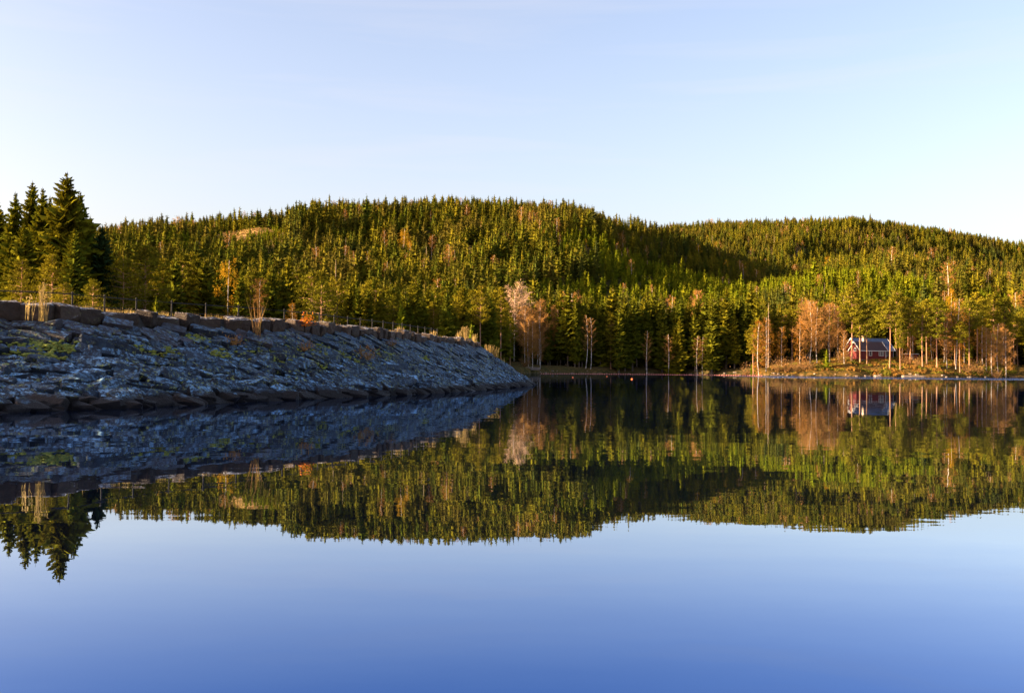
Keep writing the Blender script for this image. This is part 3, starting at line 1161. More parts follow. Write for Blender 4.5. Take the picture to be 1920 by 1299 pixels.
def bare_crown(b, seed, h, rad, c0=.3, limbs=26, twigs=26, mi=0, up=.9, w=.05):
    r = random.Random(seed)
    for i in range(limbs):
        t = c0 + (1 - c0) * (i + r.random()) / limbs
        z = h * t * .95
        k = (t - c0) / (1 - c0)
        L = rad * (.5 + .7 * math.sin(PI * min(1, k * .8 + .15))) * r.uniform(.6, 1.1)
        a = i * 2.4 + r.uniform(-.4, .4)
        d = Vector((math.cos(a), math.sin(a), up * r.uniform(.7, 1.4))).normalized()
        o = Vector((0, 0, z - L * .35))
        tip = o + d * L * 1.15
        b.tube([o, o + d * L * .6, tip], [.05, .035, .012], 3, mi, False)
        for q in range(twigs):
            u = r.uniform(.25, 1.0)
            p = o.lerp(tip, u)
            e_ = (d * .7 + Vector((r.gauss(0, .7), r.gauss(0, .7), r.gauss(.25, .5)))).normalized()
            l = L * r.uniform(.18, .5) * (1.2 - .5 * u) + .25
            p2 = p + e_ * l
            b.sliver(p, p2, w, mi)
            e2 = (e_ + Vector((r.gauss(0, .7), r.gauss(0, .7), r.gauss(0, .6)))).normalized()
            b.sliver(p.lerp(p2, .5), p.lerp(p2, .5) + e2 * l * .6, w * .8, mi)


def leaf_crown(seed, h, rad, c0=.2, n=1500, leaf=.22):
    r = np.random.default_rng(seed)
    T = []
    cl = []
    for i in range(46):
        t = c0 + (1 - c0) * r.uniform(0, 1)
        k = (t - c0) / (1 - c0)
        R_ = rad * (.45 + .6 * math.sin(PI * min(1, k * .8 + .1))) * (1 - .5 * k ** 3)
        a = r.uniform(0, 2 * PI)
        q = R_ * r.uniform(.3, 1) ** .6
        cl.append((np.array([q * math.cos(a), q * math.sin(a), h * t * .97]), rad * r.uniform(.2, .36)))
    for i in range(n):
        c, R_ = cl[r.integers(len(cl))]
        d = r.normal(0, .55, 3) * R_
        d[2] *= 1.1
        p = c + d
        e1 = r.normal(0, 1, 3); e1 /= np.linalg.norm(e1)
        e2 = r.normal(0, 1, 3); e2 /= np.linalg.norm(e2)
        l = leaf * r.uniform(.6, 1.3)
        T.append([p, p + e1 * l, p + e2 * l])
    return T


PROTO = {}                                # kind -> list of (height, trunk mesh, crown mesh, joined mesh)


def joined(name, trunk, crown):
    vt = [v.co[:] for v in trunk.vertices]
    n0 = len(vt)
    vc = [v.co[:] for v in crown.vertices]
    fs = [tuple(p.vertices) for p in trunk.polygons] + [tuple(n0 + i for i in p.vertices) for p in crown.polygons]
    mi = [0] * len(trunk.polygons) + [1 + p.material_index for p in crown.polygons]
    return mesh_np(name, vt + vc, fs, [trunk.materials[0]] + list(crown.materials), mi)


def add_proto(kind, h, trunk, crown):
    PROTO.setdefault(kind, []).append((h, trunk, crown, None))


def mk_trunk(h, r0, r1, m, bend=.0, seed=0):
    b = MB()
    trunk_mb(b, h, r0, r1, bend, 0, 7, seed)
    return b.mesh('trunk', M[m], True)


for i in range(5):                        # tall shore spruce, narrow
    rad = (2.9, 2.5, 3.3, 2.7, 2.3)[i]
    add_proto('spruce', 20, mk_trunk(19.4, .22, .03, 'bark'),
              tri_mesh('crown', spruce_crown(10 + i, 20, 44, 8, 3, rad, (.08, .14, .06, .20, .10)[i], .38, .22, .12), M['spruce']))
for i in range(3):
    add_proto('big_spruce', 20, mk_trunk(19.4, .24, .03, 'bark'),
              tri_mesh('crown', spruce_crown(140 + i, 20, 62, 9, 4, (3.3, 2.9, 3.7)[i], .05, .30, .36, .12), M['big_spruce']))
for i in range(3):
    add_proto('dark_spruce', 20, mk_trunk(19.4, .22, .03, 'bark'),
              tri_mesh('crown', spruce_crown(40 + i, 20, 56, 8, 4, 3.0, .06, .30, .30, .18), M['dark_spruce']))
for i in range(4):                        # hillside spruce, few faces
    add_proto('hill_spruce', 16, mk_trunk(15.4, .16, .03, 'bark'),
              tri_mesh('crown', spruce_crown(60 + i, 16, 20, 6, 2, (2.9, 2.4, 3.2, 2.6)[i], .08, .40, .22, .05), M['spruce_far']))
for i in range(3):
    add_proto('young_spruce', 11, mk_trunk(10.6, .12, .03, 'bark'),
              tri_mesh('crown', spruce_crown(80 + i, 11, 15, 6, 2, (2.1, 1.8, 2.3)[i], .03, .22, .16, .02), M['young']))


def mk_pine(i, h, c0, rad, limbs, leaf, per, m='pine'):
    T, segs = pine_crown(90 + i, h, c0, rad, limbs, leaf, per)
    b = MB()
    trunk_mb(b, h * .97, .19, .05, .25, 0, 7, i)
    for a_, t_ in segs:
        b.tube([a_, a_ * .5 + t_ * .5 + np.array([0, 0, .08]), t_], [.055, .04, .015], 3, 0, False)
    for q in range(9):                    # dead stubs below the crown
        z = h * random.uniform(.25, c0)
        a = random.uniform(0, 6.28)
        b.sliver((0, 0, z), (math.cos(a) * .9, math.sin(a) * .9, z - .1), .05)
    return b.mesh('trunk', M['pine_bark']), tri_mesh('crown', T, M[m])


for i, (c0, rad) in enumerate(((.50, 2.6), (.42, 2.3), (.56, 2.9), (.46, 2.2), (.60, 2.4))):
    tr, cr = mk_pine(i, 19, c0, rad, 40, .50, 28)
    add_proto('pine', 19, tr, cr)
for i, (c0, rad) in enumerate(((.10, 3.0), (.16, 2.6), (.08, 3.4))):
    tr, cr = mk_pine(10 + i, 12, c0, rad, 50, .38, 28)
    add_proto('bushy_pine', 12, tr, cr)


def mk_birch(i, h, rad, c0, limbs, twigs, w, m='twig', stems=1, up=.9, r0=.115, leaves=True):
    b, c = MB(), MB()
    for s_ in range(stems):
        trunk_mb(b, h * (.97 if s_ == 0 else .85), r0, .03, .45, 0, 6, i * 7 + s_)
    bare_crown(c, i, h, rad, c0, limbs, twigs, 0, up, w)
    if m == 'twig' and leaves:
        T = np.array(leaf_crown(i + 50, h, rad, c0, 420, .17)).reshape(-1, 3)
        for j in range(0, len(T), 3): c.add(T[j:j + 3], [(0, 1, 2)], 1)
    return b.mesh('trunk', M['birch_bark'] if m != 'bush' else M['dead'], True), c.mesh('crown', [M[m], M['orange']] if m == 'twig' else M[m])


for i in range(4):
    add_proto('bare_birch', 15, *mk_birch(20 + i, 15, (2.7, 2.0, 3.2, 2.3)[i], .24, 32, 40, .06))
for i in range(3):
    add_proto('thin_birch', 15, *mk_birch(50 + i, 15, (1.8, 1.5, 2.1)[i], .35, 22, 20, .045, leaves=False))
for i in range(3):
    add_proto('far_birch', 12, *mk_birch(30 + i, 12, 2.0, .25, 18, 14, .11))
add_proto('pale_aspen', 16, *mk_birch(35, 16, 3.8, .35, 34, 38, .085, 'twig_pale', up=1.0))
for i in range(2):
    tr = mk_birch(40 + i, 15, 2, .3, 2, 2, .04)[0]
    add_proto('yellow_birch', 15, tr, tri_mesh('crown', leaf_crown(5 + i, 15, 2.5, .12, 1900, .24), M['larch']))
    tr = mk_birch(44 + i, 15, 2, .3, 2, 2, .04)[0]
    cb = MB()
    bare_crown(cb, 70 + i, 15, 2.0, .2, 22, 16, 0, .8, .05)
    T = np.array(leaf_crown(8 + i, 15, 2.2, .10, 1300, .20)).reshape(-1, 3)
    for j in range(0, len(T), 3):
        cb.add(T[j:j + 3], [(0, 1, 2)], 1)
    add_proto('orange_birch', 15, tr, cb.mesh('crown', [M['twig'], M['orange']]))
b = MB()
trunk_mb(b, 18, .2, .03, .1, 0, 6, 3)
c = MB()
for q in range(130):
    z = 18 * (q + 1) / 133
    a = q * 2.4
    L = 1.5 * (1 - z / 18.5) ** .6 * random.uniform(.4, 1)
    c.sliver((0, 0, z), (math.cos(a) * L, math.sin(a) * L, z - L * .3), .07)
add_proto('snag', 18, b.mesh('trunk', M['dead'], True), c.mesh('crown', M['dead']))


tree_count = {}


def plant_tree(kind, x, y, h, label, group, name, cat, z=None, var=None, wide=1.0, rz=None, lean=0.0):
    P = PROTO[kind][random.randrange(len(PROTO[kind])) if var is None else var]
    k = h / P[0]
    g = gh(x, y) if z is None else z
    o = empty(name, (x, y, g - .15), random.uniform(0, 6.28) if rz is None else rz)
    if lean:
        o.rotation_euler = (0, lean, 0)
    o.scale = (k * wide, k * wide, k)
    tag(o, label, cat, group)
    link('trunk', P[1], o)
    link('crown', P[2], o)
    tree_count[kind] = tree_count.get(kind, 0) + 1
    return o


def tree_px(kind, px, ytop, D, label, group, name, cat, **kw):
    """tree whose tip is seen at photo column px and height ytop, standing at distance D"""
    top = at(px, ytop, D)
    g = gh(top.x, D)
    h = max(2.0, top.z - g + .15)
    return plant_tree(kind, top.x, D, h, label, group, name, cat, z=g, **kw)


GS, GP, GB = 'spruces in the forest round the lake', 'pines round the lake', 'birches and other broadleaved or dead trees round the lake'
occupied = []


def T_(kind, px, yt, D, label, **kw):
    name, cat, grp = {
        'spruce': ('spruce_tree', 'spruce', GS), 'dark_spruce': ('spruce_tree', 'spruce', GS), 'big_spruce': ('spruce_tree', 'spruce', GS), 'young_spruce': ('spruce_tree', 'spruce', GS),
        'pine': ('pine_tree', 'pine', GP), 'bushy_pine': ('pine_tree', 'pine', GP), 'bare_birch': ('birch_tree', 'birch', GB), 'thin_birch': ('birch_tree', 'birch', GB),
        'yellow_birch': ('birch_tree', 'birch', GB), 'orange_birch': ('birch_tree', 'birch', GB), 'pale_aspen': ('aspen_tree', 'aspen', GB),
        'snag': ('dead_tree', 'dead tree', GB)}[kind]
    o = tree_px(kind, px, yt, D, label, grp, name, cat, **kw)
    occupied.append((o.location.x, o.location.y))
    return o


# the tall spruces and pines behind the dam, left
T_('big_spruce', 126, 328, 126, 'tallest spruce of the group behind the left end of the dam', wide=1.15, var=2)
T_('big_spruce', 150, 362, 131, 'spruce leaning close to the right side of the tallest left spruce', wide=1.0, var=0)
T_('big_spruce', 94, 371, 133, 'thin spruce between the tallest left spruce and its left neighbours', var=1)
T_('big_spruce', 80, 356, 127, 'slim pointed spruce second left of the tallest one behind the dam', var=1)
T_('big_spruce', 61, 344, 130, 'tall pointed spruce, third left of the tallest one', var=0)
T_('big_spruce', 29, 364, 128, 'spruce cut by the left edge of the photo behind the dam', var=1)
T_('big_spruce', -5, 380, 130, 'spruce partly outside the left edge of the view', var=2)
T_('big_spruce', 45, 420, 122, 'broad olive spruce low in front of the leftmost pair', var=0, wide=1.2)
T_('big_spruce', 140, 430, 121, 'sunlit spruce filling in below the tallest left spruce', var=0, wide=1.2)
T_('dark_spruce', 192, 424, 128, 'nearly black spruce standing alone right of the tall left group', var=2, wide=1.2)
T_('spruce', 170, 408, 160, 'narrow spruce just showing behind the black spruce', var=4)
T_('bushy_pine', 42, 486, 92, 'yellow-green young pine at the left edge just behind the railing', var=0)
T_('bushy_pine', 99, 476, 90, 'tall yellow-green young pine behind the first railing posts', var=1)
T_('bushy_pine', 120, 530, 80, 'low bushy pine between the second and third railing posts', var=2)
T_('bushy_pine', 175, 523, 84, 'bushy yellow pine in front of the black spruce', var=0)
T_('bushy_pine', 232, 482, 128, 'broad green pine right of the black spruce', var=2)
T_('bushy_pine', 273, 456, 136, 'large dark-limbed pine with layered branches behind the railing', var=1, wide=1.15)
T_('young_spruce', 293, 556, 84, 'tiny bright spruce sapling seen through the railing', var=1)
T_('spruce', 330, 478, 160, 'yellow-green spruce right of the large layered pine', var=2)
T_('spruce', 384, 484, 165, 'full broad spruce left of the yellow birch', var=2, wide=1.25)
T_('spruce', 408, 500, 172, 'dark side spruce touching the yellow birch', var=0)
T_('yellow_birch', 430, 484, 168, 'bright yellow birch glowing behind the dam railing', var=0)
T_('spruce', 452, 505, 160, 'slim spruce hugging the right side of the yellow birch', var=1)
T_('bushy_pine', 470, 515, 180, 'reddish green pine behind the leafless sapling', var=0)
T_('bare_birch', 488, 520, 170, 'small orange-brown leafless birch behind the sapling on the dam', var=1)
T_('spruce', 512, 500, 170, 'spruce with a broad foot right of the small brown birch', var=2)
T_('spruce', 540, 482, 190, 'tall spruce between the brown birch and the pair of pale pines', var=0)
T_('orange_birch', 548, 568, 150, 'low rust-coloured birch bush above the orange fern', var=0)
T_('bushy_pine', 586, 508, 165, 'left one of two pale yellow pines behind the railing', var=1)
T_('bushy_pine', 603, 527, 160, 'right one of two pale yellow pines behind the railing', var=0)
T_('bushy_pine', 632, 520, 190, 'yellowish pine right of the two pale pines', var=2)
T_('spruce', 657, 524, 180, 'green spruce between two round-topped pines', var=1)
T_('spruce', 672, 540, 175, 'broad spruce left of the rounded pine', var=2)
T_('bushy_pine', 705, 541, 175, 'rounded bright pine with a domed crown behind the far railing', var=0, wide=1.2)
T_('spruce', 735, 530, 200, 'spruce right of the domed pine', var=0)
T_('young_spruce', 751, 568, 170, 'small lone yellow-green spruce beyond the end of the railing', var=0)
T_('spruce', 783, 526, 190, 'tall broad spruce beyond the middle of the dam', var=2, wide=1.15)
T_('spruce', 803, 534, 186, 'right twin of the broad spruce beyond the dam', var=0)
T_('spruce', 838, 552, 190, 'pointed olive spruce above the far coping blocks', var=1, wide=1.2)
T_('spruce', 855, 538, 200, 'wide spruce behind the pointed olive one', var=2)
T_('young_spruce', 884, 606, 150, 'little sunlit spruce behind the golden grass on the dam', var=2)
T_('spruce', 905, 560, 240, 'spruce above the golden grass at the dam end', var=0)
T_('bare_birch', 912, 600, 250, 'small purple-brown birch beside the dam end', var=1)
T_('spruce', 928, 585, 262, 'slim spruce over the dam shoulder', var=1)
T_('spruce', 942, 600, 270, 'short narrow spruce next to the slim shoulder spruce', var=3)
T_('pine', 957, 592, 280, 'thin yellow pine with a bare trunk above the dam end', var=3, wide=1.0)
T_('pale_aspen', 965, 536, 345, 'large pale leafless tree with a rounded fan of twigs', var=0, wide=1.25)
for px, yt, D, v, lb in ((985, 570, 340, 0, 'pinkish leafless birch right of the pale fan-shaped tree'),
                         (1008, 568, 345, 2, 'second pinkish birch among the shore spruces'),
                         (1033, 572, 350, 1, 'slender pinkish birch behind two narrow spruces'),
                         (992, 592, 312, 2, 'large bare birch with white stems near the left shore point'),
                         (999, 600, 311, 3, 'white-stemmed birch on the left shore point'),
                         (1013, 620, 313, 1, 'thin birch with a crooked stem on the left shore point'),
                         (1060, 575, 350, 3, 'faint bare birch behind the shore spruces')):
    T_('bare_birch', px, yt, D, lb, var=v)
T_('thin_birch', 1099, 588, 339, 'left one of the twin tall white birches on the dark shore', var=1)
T_('thin_birch', 1108, 592, 339, 'right one of the twin tall white birches on the dark shore', var=0)
T_('pine', 1146, 586, 343, 'slim spire-like pine with a bare trunk on the dark shore', var=1, wide=.75)
T_('thin_birch', 1214, 618, 343, 'faint grey birch in the shadow of the far forest', var=1)
T_('thin_birch', 1253, 624, 343, 'crooked birch with a small pink crown on the dark shore', var=0, wide=1.1)
T_('thin_birch', 1309, 627, 338, 'left stem of the pink birch pair beside the bright narrow spruce', var=1)
T_('thin_birch', 1318, 630, 338, 'right stem of the pink birch pair beside the bright narrow spruce', var=0)
T_('spruce', 1335, 566, 337, 'bright narrow spruce standing forward at the water edge', var=4, wide=1.15)
T_('young_spruce', 1411, 678, 328, 'tiny green spruce at the water edge left of the orange birch', var=0)
T_('pine', 1413, 606, 326, 'yellow-green pine leaning left beside the orange birch', var=3, wide=1.2)
T_('orange_birch', 1424, 600, 322, 'orange birch at the left tip of the house point', var=0)
T_('orange_birch', 1437, 592, 323, 'taller orange birch with a pale trunk on the house point', var=1)
T_('snag', 1441, 568, 332, 'bare dead spire above the orange birches', wide=.8)
T_('bare_birch', 1518, 562, 330, 'large pinkish-brown bare birch left of the red house', var=2, wide=1.1)
T_('bare_birch', 1533, 572, 328, 'second bare birch beside the largest pinkish one', var=0)
T_('bare_birch', 1556, 570, 330, 'white-stemmed bare birch nearest the left side of the house', var=2)
T_('bare_birch', 1572, 586, 334, 'smaller bare birch close behind the house gable', var=0)
T_('young_spruce', 1550, 655, 318, 'dark green small spruce on the heath left of the house', var=1, wide=1.4)
for px, yt, D, v, lb in ((1597, 530, 326, 0, 'tall yellow-green pine rising in front of the house gable'),
                         (1613, 556, 325, 1, 'pine trunk crossing the left window of the red house'),
                         (1626, 570, 324, 3, 'pine trunk crossing the middle of the red house'),
                         (1668, 560, 320, 4, 'pine with a bare orange trunk at the right end of the house'),
                         (1682, 546, 345, 2, 'broad pine crown behind the right end of the house'),
                         (1688, 600, 318, 3, 'thin tall pine nearest the water right of the house'),
                         (1706, 558, 330, 1, 'straight orange-trunked pine beside the small shed'),
                         (1730, 572, 322, 0, 'pine with a full golden crown right of the shed'),
                         (1738, 560, 326, 4, 'second golden-crowned pine right of the shed'),
                         (1757, 556, 320, 1, 'pine with a long straight trunk in the middle of the right grove'),
                         (1790, 590, 326, 3, 'pine behind the leaning pale birch'),
                         (1800, 600, 320, 4, 'short pine right of the leaning pale birch'),
                         (1818, 560, 328, 2, 'dense pine near the right end of the grove'),
                         (1832, 546, 334, 0, 'highest pine at the right end of the grove'),
                         (1862, 548, 340, 2, 'flat-topped pine close to the right edge of the view'),
                         (1884, 556, 338, 1, 'pine at the right edge of the view')):
    T_('pine', px, yt, D, lb, var=v, wide=1.08)
T_('spruce', 1645, 560, 350, 'dark green spruce directly behind the house chimney', var=2, wide=1.1)
T_('orange_birch', 1690, 628, 334, 'low orange-leaved birch right of the sky-tinted roof', var=0, wide=1.2)
T_('yellow_birch', 1784, 540, 350, 'small yellow treetop above the right grove', var=1, wide=.6)
T_('orange_birch', 1792, 556, 322, 'tall orange birch with a pale leaning trunk in the right grove', var=1, lean=.05)
for px, yt, D, v, lb in ((1776, 600, 321, 1, 'pale leaning birch stem in the right grove'),
                         (1583, 618, 322, 1, 'thin birch at the left corner of the house'),
                         (1849, 612, 324, 3, 'white birch first in the bare row near the right edge'),
                         (1860, 622, 322, 1, 'slanting white birch in the bare row near the right edge'),
                         (1872, 604, 324, 2, 'wide bare birch near the right edge'),
                         (1886, 616, 323, 0, 'bare birch cut by the right edge of the view')):
    T_('bare_birch', px, yt, D, lb, var=v)

for px, yt, D, v, lb in ((1466, 610, 328, 1, 'slim orange birch between the orange pair and the largest pinkish birch'),
                         (1500, 600, 334, 0, 'orange birch half hidden on the left of the largest pinkish birch'),
                         (1712, 596, 338, 1, 'orange birch above the small shed'),
                         (1748, 606, 336, 0, 'orange birch between the golden pines right of the shed'),
                         (1770, 590, 334, 1, 'orange birch left of the leaning pale stem'),
                         (1808, 584, 336, 0, 'orange birch right of the tall leaning one'),
                         (1842, 590, 338, 1, 'orange birch under the highest pine of the grove'),
                         (1878, 586, 342, 0, 'orange birch behind the white birch row')):
    T_('orange_birch', px, yt, D, lb, var=v, wide=1.1)

# low bare bushes along the shore of the point
bush_me = [leafy_mesh('bush', 330, 2.1, 2.2, .15, [M['bush'], M['bush']], 160) for _ in range(3)]
for i, (px, D, s_, lb) in enumerate(((1457, 321, 1.3, 'leafless brown bush right of the orange birches'), (1475, 320, 1.6, 'widest leafless brown bush on the point'),
                                 (1492, 319, 1.1, 'low brown bush left of the small dark spruce'), (1507, 318, 1.5, 'brown bush below the largest bare birch'),
                                 (1520, 317, 1.0, 'small brown bush at the water below the bare birches'), (1580, 326, 1.5, 'reddish bush against the house gable'),
                                 (1700, 326, 1.3, 'reddish bush hiding the wall right of the house'), (1720, 324, 1.1, 'brown bush between shed and water'),
                                 (1815, 320, 1.2, 'brown bush under the right grove'), (1835, 321, 1.3, 'brown bush left of the white birch row'),
                                 (1868, 321, 1.2, 'brown bush below the white birch row'), (985, 306, 1.2, 'brown bush on the left shore point'),
                                 (1400, 331, 1.3, 'dim brown bush left of the tiny shore spruce'))):
    x = (px - 960) / FPX * D
    plant('bush', bush_me[i % 3], (x, D, gh(x, D) - .1), lb, 'bush', 'leafless bushes along the far shore', s_)

# ------------------------------------------------------------------ the forest
shore_ok = []
cand = []
step_rows = [(105, 380, 4.3), (380, 700, 5.3), (700, 1120, 6.3), (1120, 1760, 7.2)]
for d0, d1, st in step_rows:
    ys = np.arange(d0, d1, st)
    for y in ys:
        half = y * .60
        xs = np.arange(-half, half, st)
        xs = xs + RNG.uniform(-.45, .45, len(xs)) * st
        yy = y + RNG.uniform(-.45, .45, len(xs)) * st
        cand.append(np.stack([xs, yy], 1))
cand = np.concatenate(cand)
X, Y = cand[:, 0], cand[:, 1]
PX = px_of(X, Y)
SH = shore_at(PX)
keep = (Y > SH + np.where((PX > 1072) & (PX < 1425), 3.0, 7))
keep &= ~((PX < 900) & (Y < 150) & ((PX > 215) | (Y < 118)))          # open strip behind the dam
keep &= ~((PX > 200) & (PX < 930) & (Y < 170))
keep &= ~((PX > 1425) & (Y < 346))                                   # the open point with the house
keep &= ~((PX > 1560) & (PX < 1700) & (Y < 356))
keep &= ~((PX < 22) & (Y < 260))
keep &= ~((PX > 943) & (PX < 1072) & (Y < 340))
keep &= (clearing_f(PX, Y) < .3) | (RNG.uniform(0, 1, len(PX)) < .17)
# what lies behind the ridges cannot be seen
keep &= ~((PX < 1040) & (Y > 1090))
keep &= ~((PX >= 1040) & (PX < 1130) & (Y > 1090) & (Y < 1300))
X, Y, PX = X[keep], Y[keep], PX[keep]
occ = np.array(occupied)
dmin = np.full(len(X), 1e9)
for ox, oy in occ:
    dmin = np.minimum(dmin, np.hypot(X - ox, Y - oy))
k2 = dmin > np.where(Y < 380, 2.3, 0)
X, Y, PX = X[k2], Y[k2], PX[k2]
k3 = (Y < 400) | (wob(X, Y, 1 / 9.0, 41) + wob(X, Y, 1 / 30.0, 42) * .6 > -.55) | (RNG.uniform(0, 1, len(X)) < .25)
X, Y, PX = X[k3], Y[k3], PX[k3]
Z = ground_h(X, Y)
n = len(X)
pn = wob(X, Y, 1 / 60.0, 21)
pn2 = wob(X, Y, 1 / 25.0, 22)
rnd = RNG.uniform(0, 1, n)
# height of the trees
Hh = 15.5 + 2.5 * pn + RNG.normal(0, 3.6, n)
ridge = np.clip((Y - 800) / 120, 0, 1)
Hh += ridge * (-.5 + RNG.normal(0, 1.0, n))
shore_rank = (PX > 960) & (PX < 1420) & (Y < 385)
Hh = np.where(shore_rank, RNG.normal(22.5, 2.8, n), Hh)
Hh = np.where((PX < 930) & (Y < 330), RNG.normal(12, 2.0, n) + (Y - 150) * .012, Hh)
Hh = np.where((PX > 1420) & (Y < 420), RNG.normal(18, 1.8, n), Hh)
young = ((Y > 470) & (Y < 900) & (pn + pn2 * .4 > .10) & (PX > 300)) | ((PX > 1020) & (PX < 1900) & (Y > 520) & (Y < 700) & (pn2 > -.35))
Hh = np.where(young, RNG.normal(10.5, 1.6, n), Hh)
fz = (np.abs(PX - 455) < 80) & (Y > 600) & (Y < 900)
Hh = np.where(fz, np.minimum(Hh, RNG.normal(5.5, 1.2, n)), Hh)
tall = ~fz & (rnd > .975) & (Y > 450)
Hh = np.where(tall, Hh * np.where(Y > 880, 1.12, 1.35) + 1, Hh)
Hh = np.clip(Hh, 4, 30)
crown_y = np.interp(PX, [28, 190, 250, 340, 450, 560, 620, 760, 850, 1000, 1060, 1130, 1200, 1240, 1300, 1380, 1450, 1530, 1600, 1680, 1760, 1850, 1892],
                    [430, 421, 408, 388, 380, 371, 363, 360, 362, 364, 368, 384, 402, 408, 408, 405, 404, 400, 401, 411, 421, 436, 446]) + np.abs(RNG.normal(0, 6, n)) - (RNG.uniform(0, 1, n) < .10) * RNG.uniform(3, 11, n)
cap_h = CAM_Z + Y * (690 + .0092 * (PX - 960) - crown_y) / FPX - Z      # the ridge line stays as even as it is
Hh = np.where(Y > 800, Hh * .93, Hh)
low_ = cap_h < 3.5
Hh = np.where(low_, 3.5, np.minimum(Hh, cap_h))
kind = np.where(young, 1, 0)              #              # 0 spruce 1 young 2 pine 3 bare birch 4 yellow 5 snag
r2 = RNG.uniform(0, 1, n)
kind = np.where((r2 < .032) & (Y > 380), 3, kind)
kind = np.where((r2 > .05) & (r2 < .056) & (Y > 380), 4, kind)
kind = np.where((r2 > .06) & (r2 < .066) & (Y > 400), 5, kind)
kind = np.where((PX < 940) & (PX > 215) & (Y < 340) & (r2 > .72), 2, kind)
Hh = np.where((PX < 215) & (Y < 200), RNG.normal(11, 1.5, n), Hh)
kind = np.where((PX > 1430) & (Y < 400) & (r2 > .55), 2, kind)
kind = np.where((PX > 980) & (PX < 1080) & (Y < 380) & (r2 > .8), 3, kind)
kind = np.where((PX > 1430) & (Y < 380) & (r2 < .07), 3, kind)
# the yellow birches in a clump on the hillside
kind = np.where(np.hypot(PX - 757, (Y - 640) * .8) < 15, 4, kind)
kind = np.where(kind == 0, np.where((Y < 380), 6, 0), kind)
kind = np.where((kind == 3) & (Y < 380) & (PX > 1072) & (PX < 1420), 6, kind)
print('forest trees', n)

size = Hh / Y
info = {6: ('spruce', 'spruce_tree', 'spruce', GS), 2: ('pine', 'pine_tree', 'pine', GP), 3: ('bare_birch', 'birch_tree', 'birch', GB)}


LAND = [(-99, 48, 345, 'at the left edge of the view behind the dam'),
        (48, 88, 345, 'under the slim pointed pair at the left end of the dam'),
        (88, 122, 345, 'just left of the tallest spruce behind the dam'),
        (122, 165, 345, 'just right of the tallest spruce behind the dam'),
        (165, 215, 345, 'around the lone black spruce behind the dam'),
        (215, 330, 345, 'behind the railing between the black spruce and the large layered pine'),
        (330, 430, 345, 'behind the railing just left of the yellow birch'),
        (430, 500, 345, 'behind the leafless sapling on the dam'),
        (500, 600, 345, 'behind the orange fern and the pale pine pair'),
        (600, 700, 345, 'between the pale pine pair and the domed pine'),
        (700, 780, 345, 'beyond the far end of the railing'),
        (780, 860, 345, 'above the farthest coping blocks'),
        (860, 945, 345, 'above the golden grass at the dam end'),
        (945, 1000, 999, 'around the pale fan-shaped aspen'),
        (1000, 1090, 999, 'between the left shore point and the twin white birches'),
        (1090, 1160, 999, 'around the twin white birches'),
        (1160, 1250, 999, 'left of the crooked pink birch on the dark shore'),
        (1250, 1325, 999, 'between the crooked pink birch and the bright narrow spruce'),
        (1325, 1420, 999, 'between the bright narrow spruce and the orange birches'),
        (1420, 1500, 999, 'behind the orange birches'),
        (1500, 1590, 999, 'behind the big bare birches left of the house'),
        (1590, 1690, 999, 'behind the red house'),
        (1690, 1770, 999, 'behind the small red shed'),
        (1770, 1840, 999, 'behind the leaning pale birch'),
        (1840, 2000, 999, 'behind the white birch row near the right edge')]
_lc = {}


def zone_label(kd, px, y, h):
    where = next(w for a_, b_, ym, w in LAND if a_ <= px < b_ and (y < ym or px >= 945)) if px < 945 and y < 345 or px >= 945 else 'far behind the dam at the foot of the hill'
    what = {6: 'spruce', 2: 'pine', 3: 'bare birch'}[kd]
    size = 'low' if h < 11 else 'middling' if h < 15 else 'tall' if h < 21 else 'very tall'
    sh = float(shore_at(np.array([px]))[0])
    row = 'front-row' if y - sh < 22 else 'second-row' if y - sh < 45 else 'back-row'
    if px < 945: row = 'near' if y < 205 else 'middle-distance' if y < 260 else 'far'
    return '%s %s %s %s' % (size, row, what, where)


single = np.zeros(n, bool)
inframe = (PX > -30) & (PX < 1950)
# seen first: the front ranks
have_spruce = sum(tree_count.get(k, 0) for k in ('spruce', 'big_spruce', 'dark_spruce', 'young_spruce'))
for kd, cap in ((6, 297 - have_spruce), (2, 200), (3, 120)):
    idx = np.where((kind == kd) & (Y < 400) & inframe)[0]
    idx = idx[np.argsort(-size[idx])][:cap]
    single[idx] = True
for i in np.where(single)[0]:
    kd = int(kind[i])
    kname, nm, ct, gr = info[kd]
    plant_tree(kname, X[i], Y[i], Hh[i], zone_label(kd, PX[i], Y[i], Hh[i]), gr, nm, ct, z=Z[i],
               wide=random.uniform(.85, 1.15))
print('single trees', tree_count)


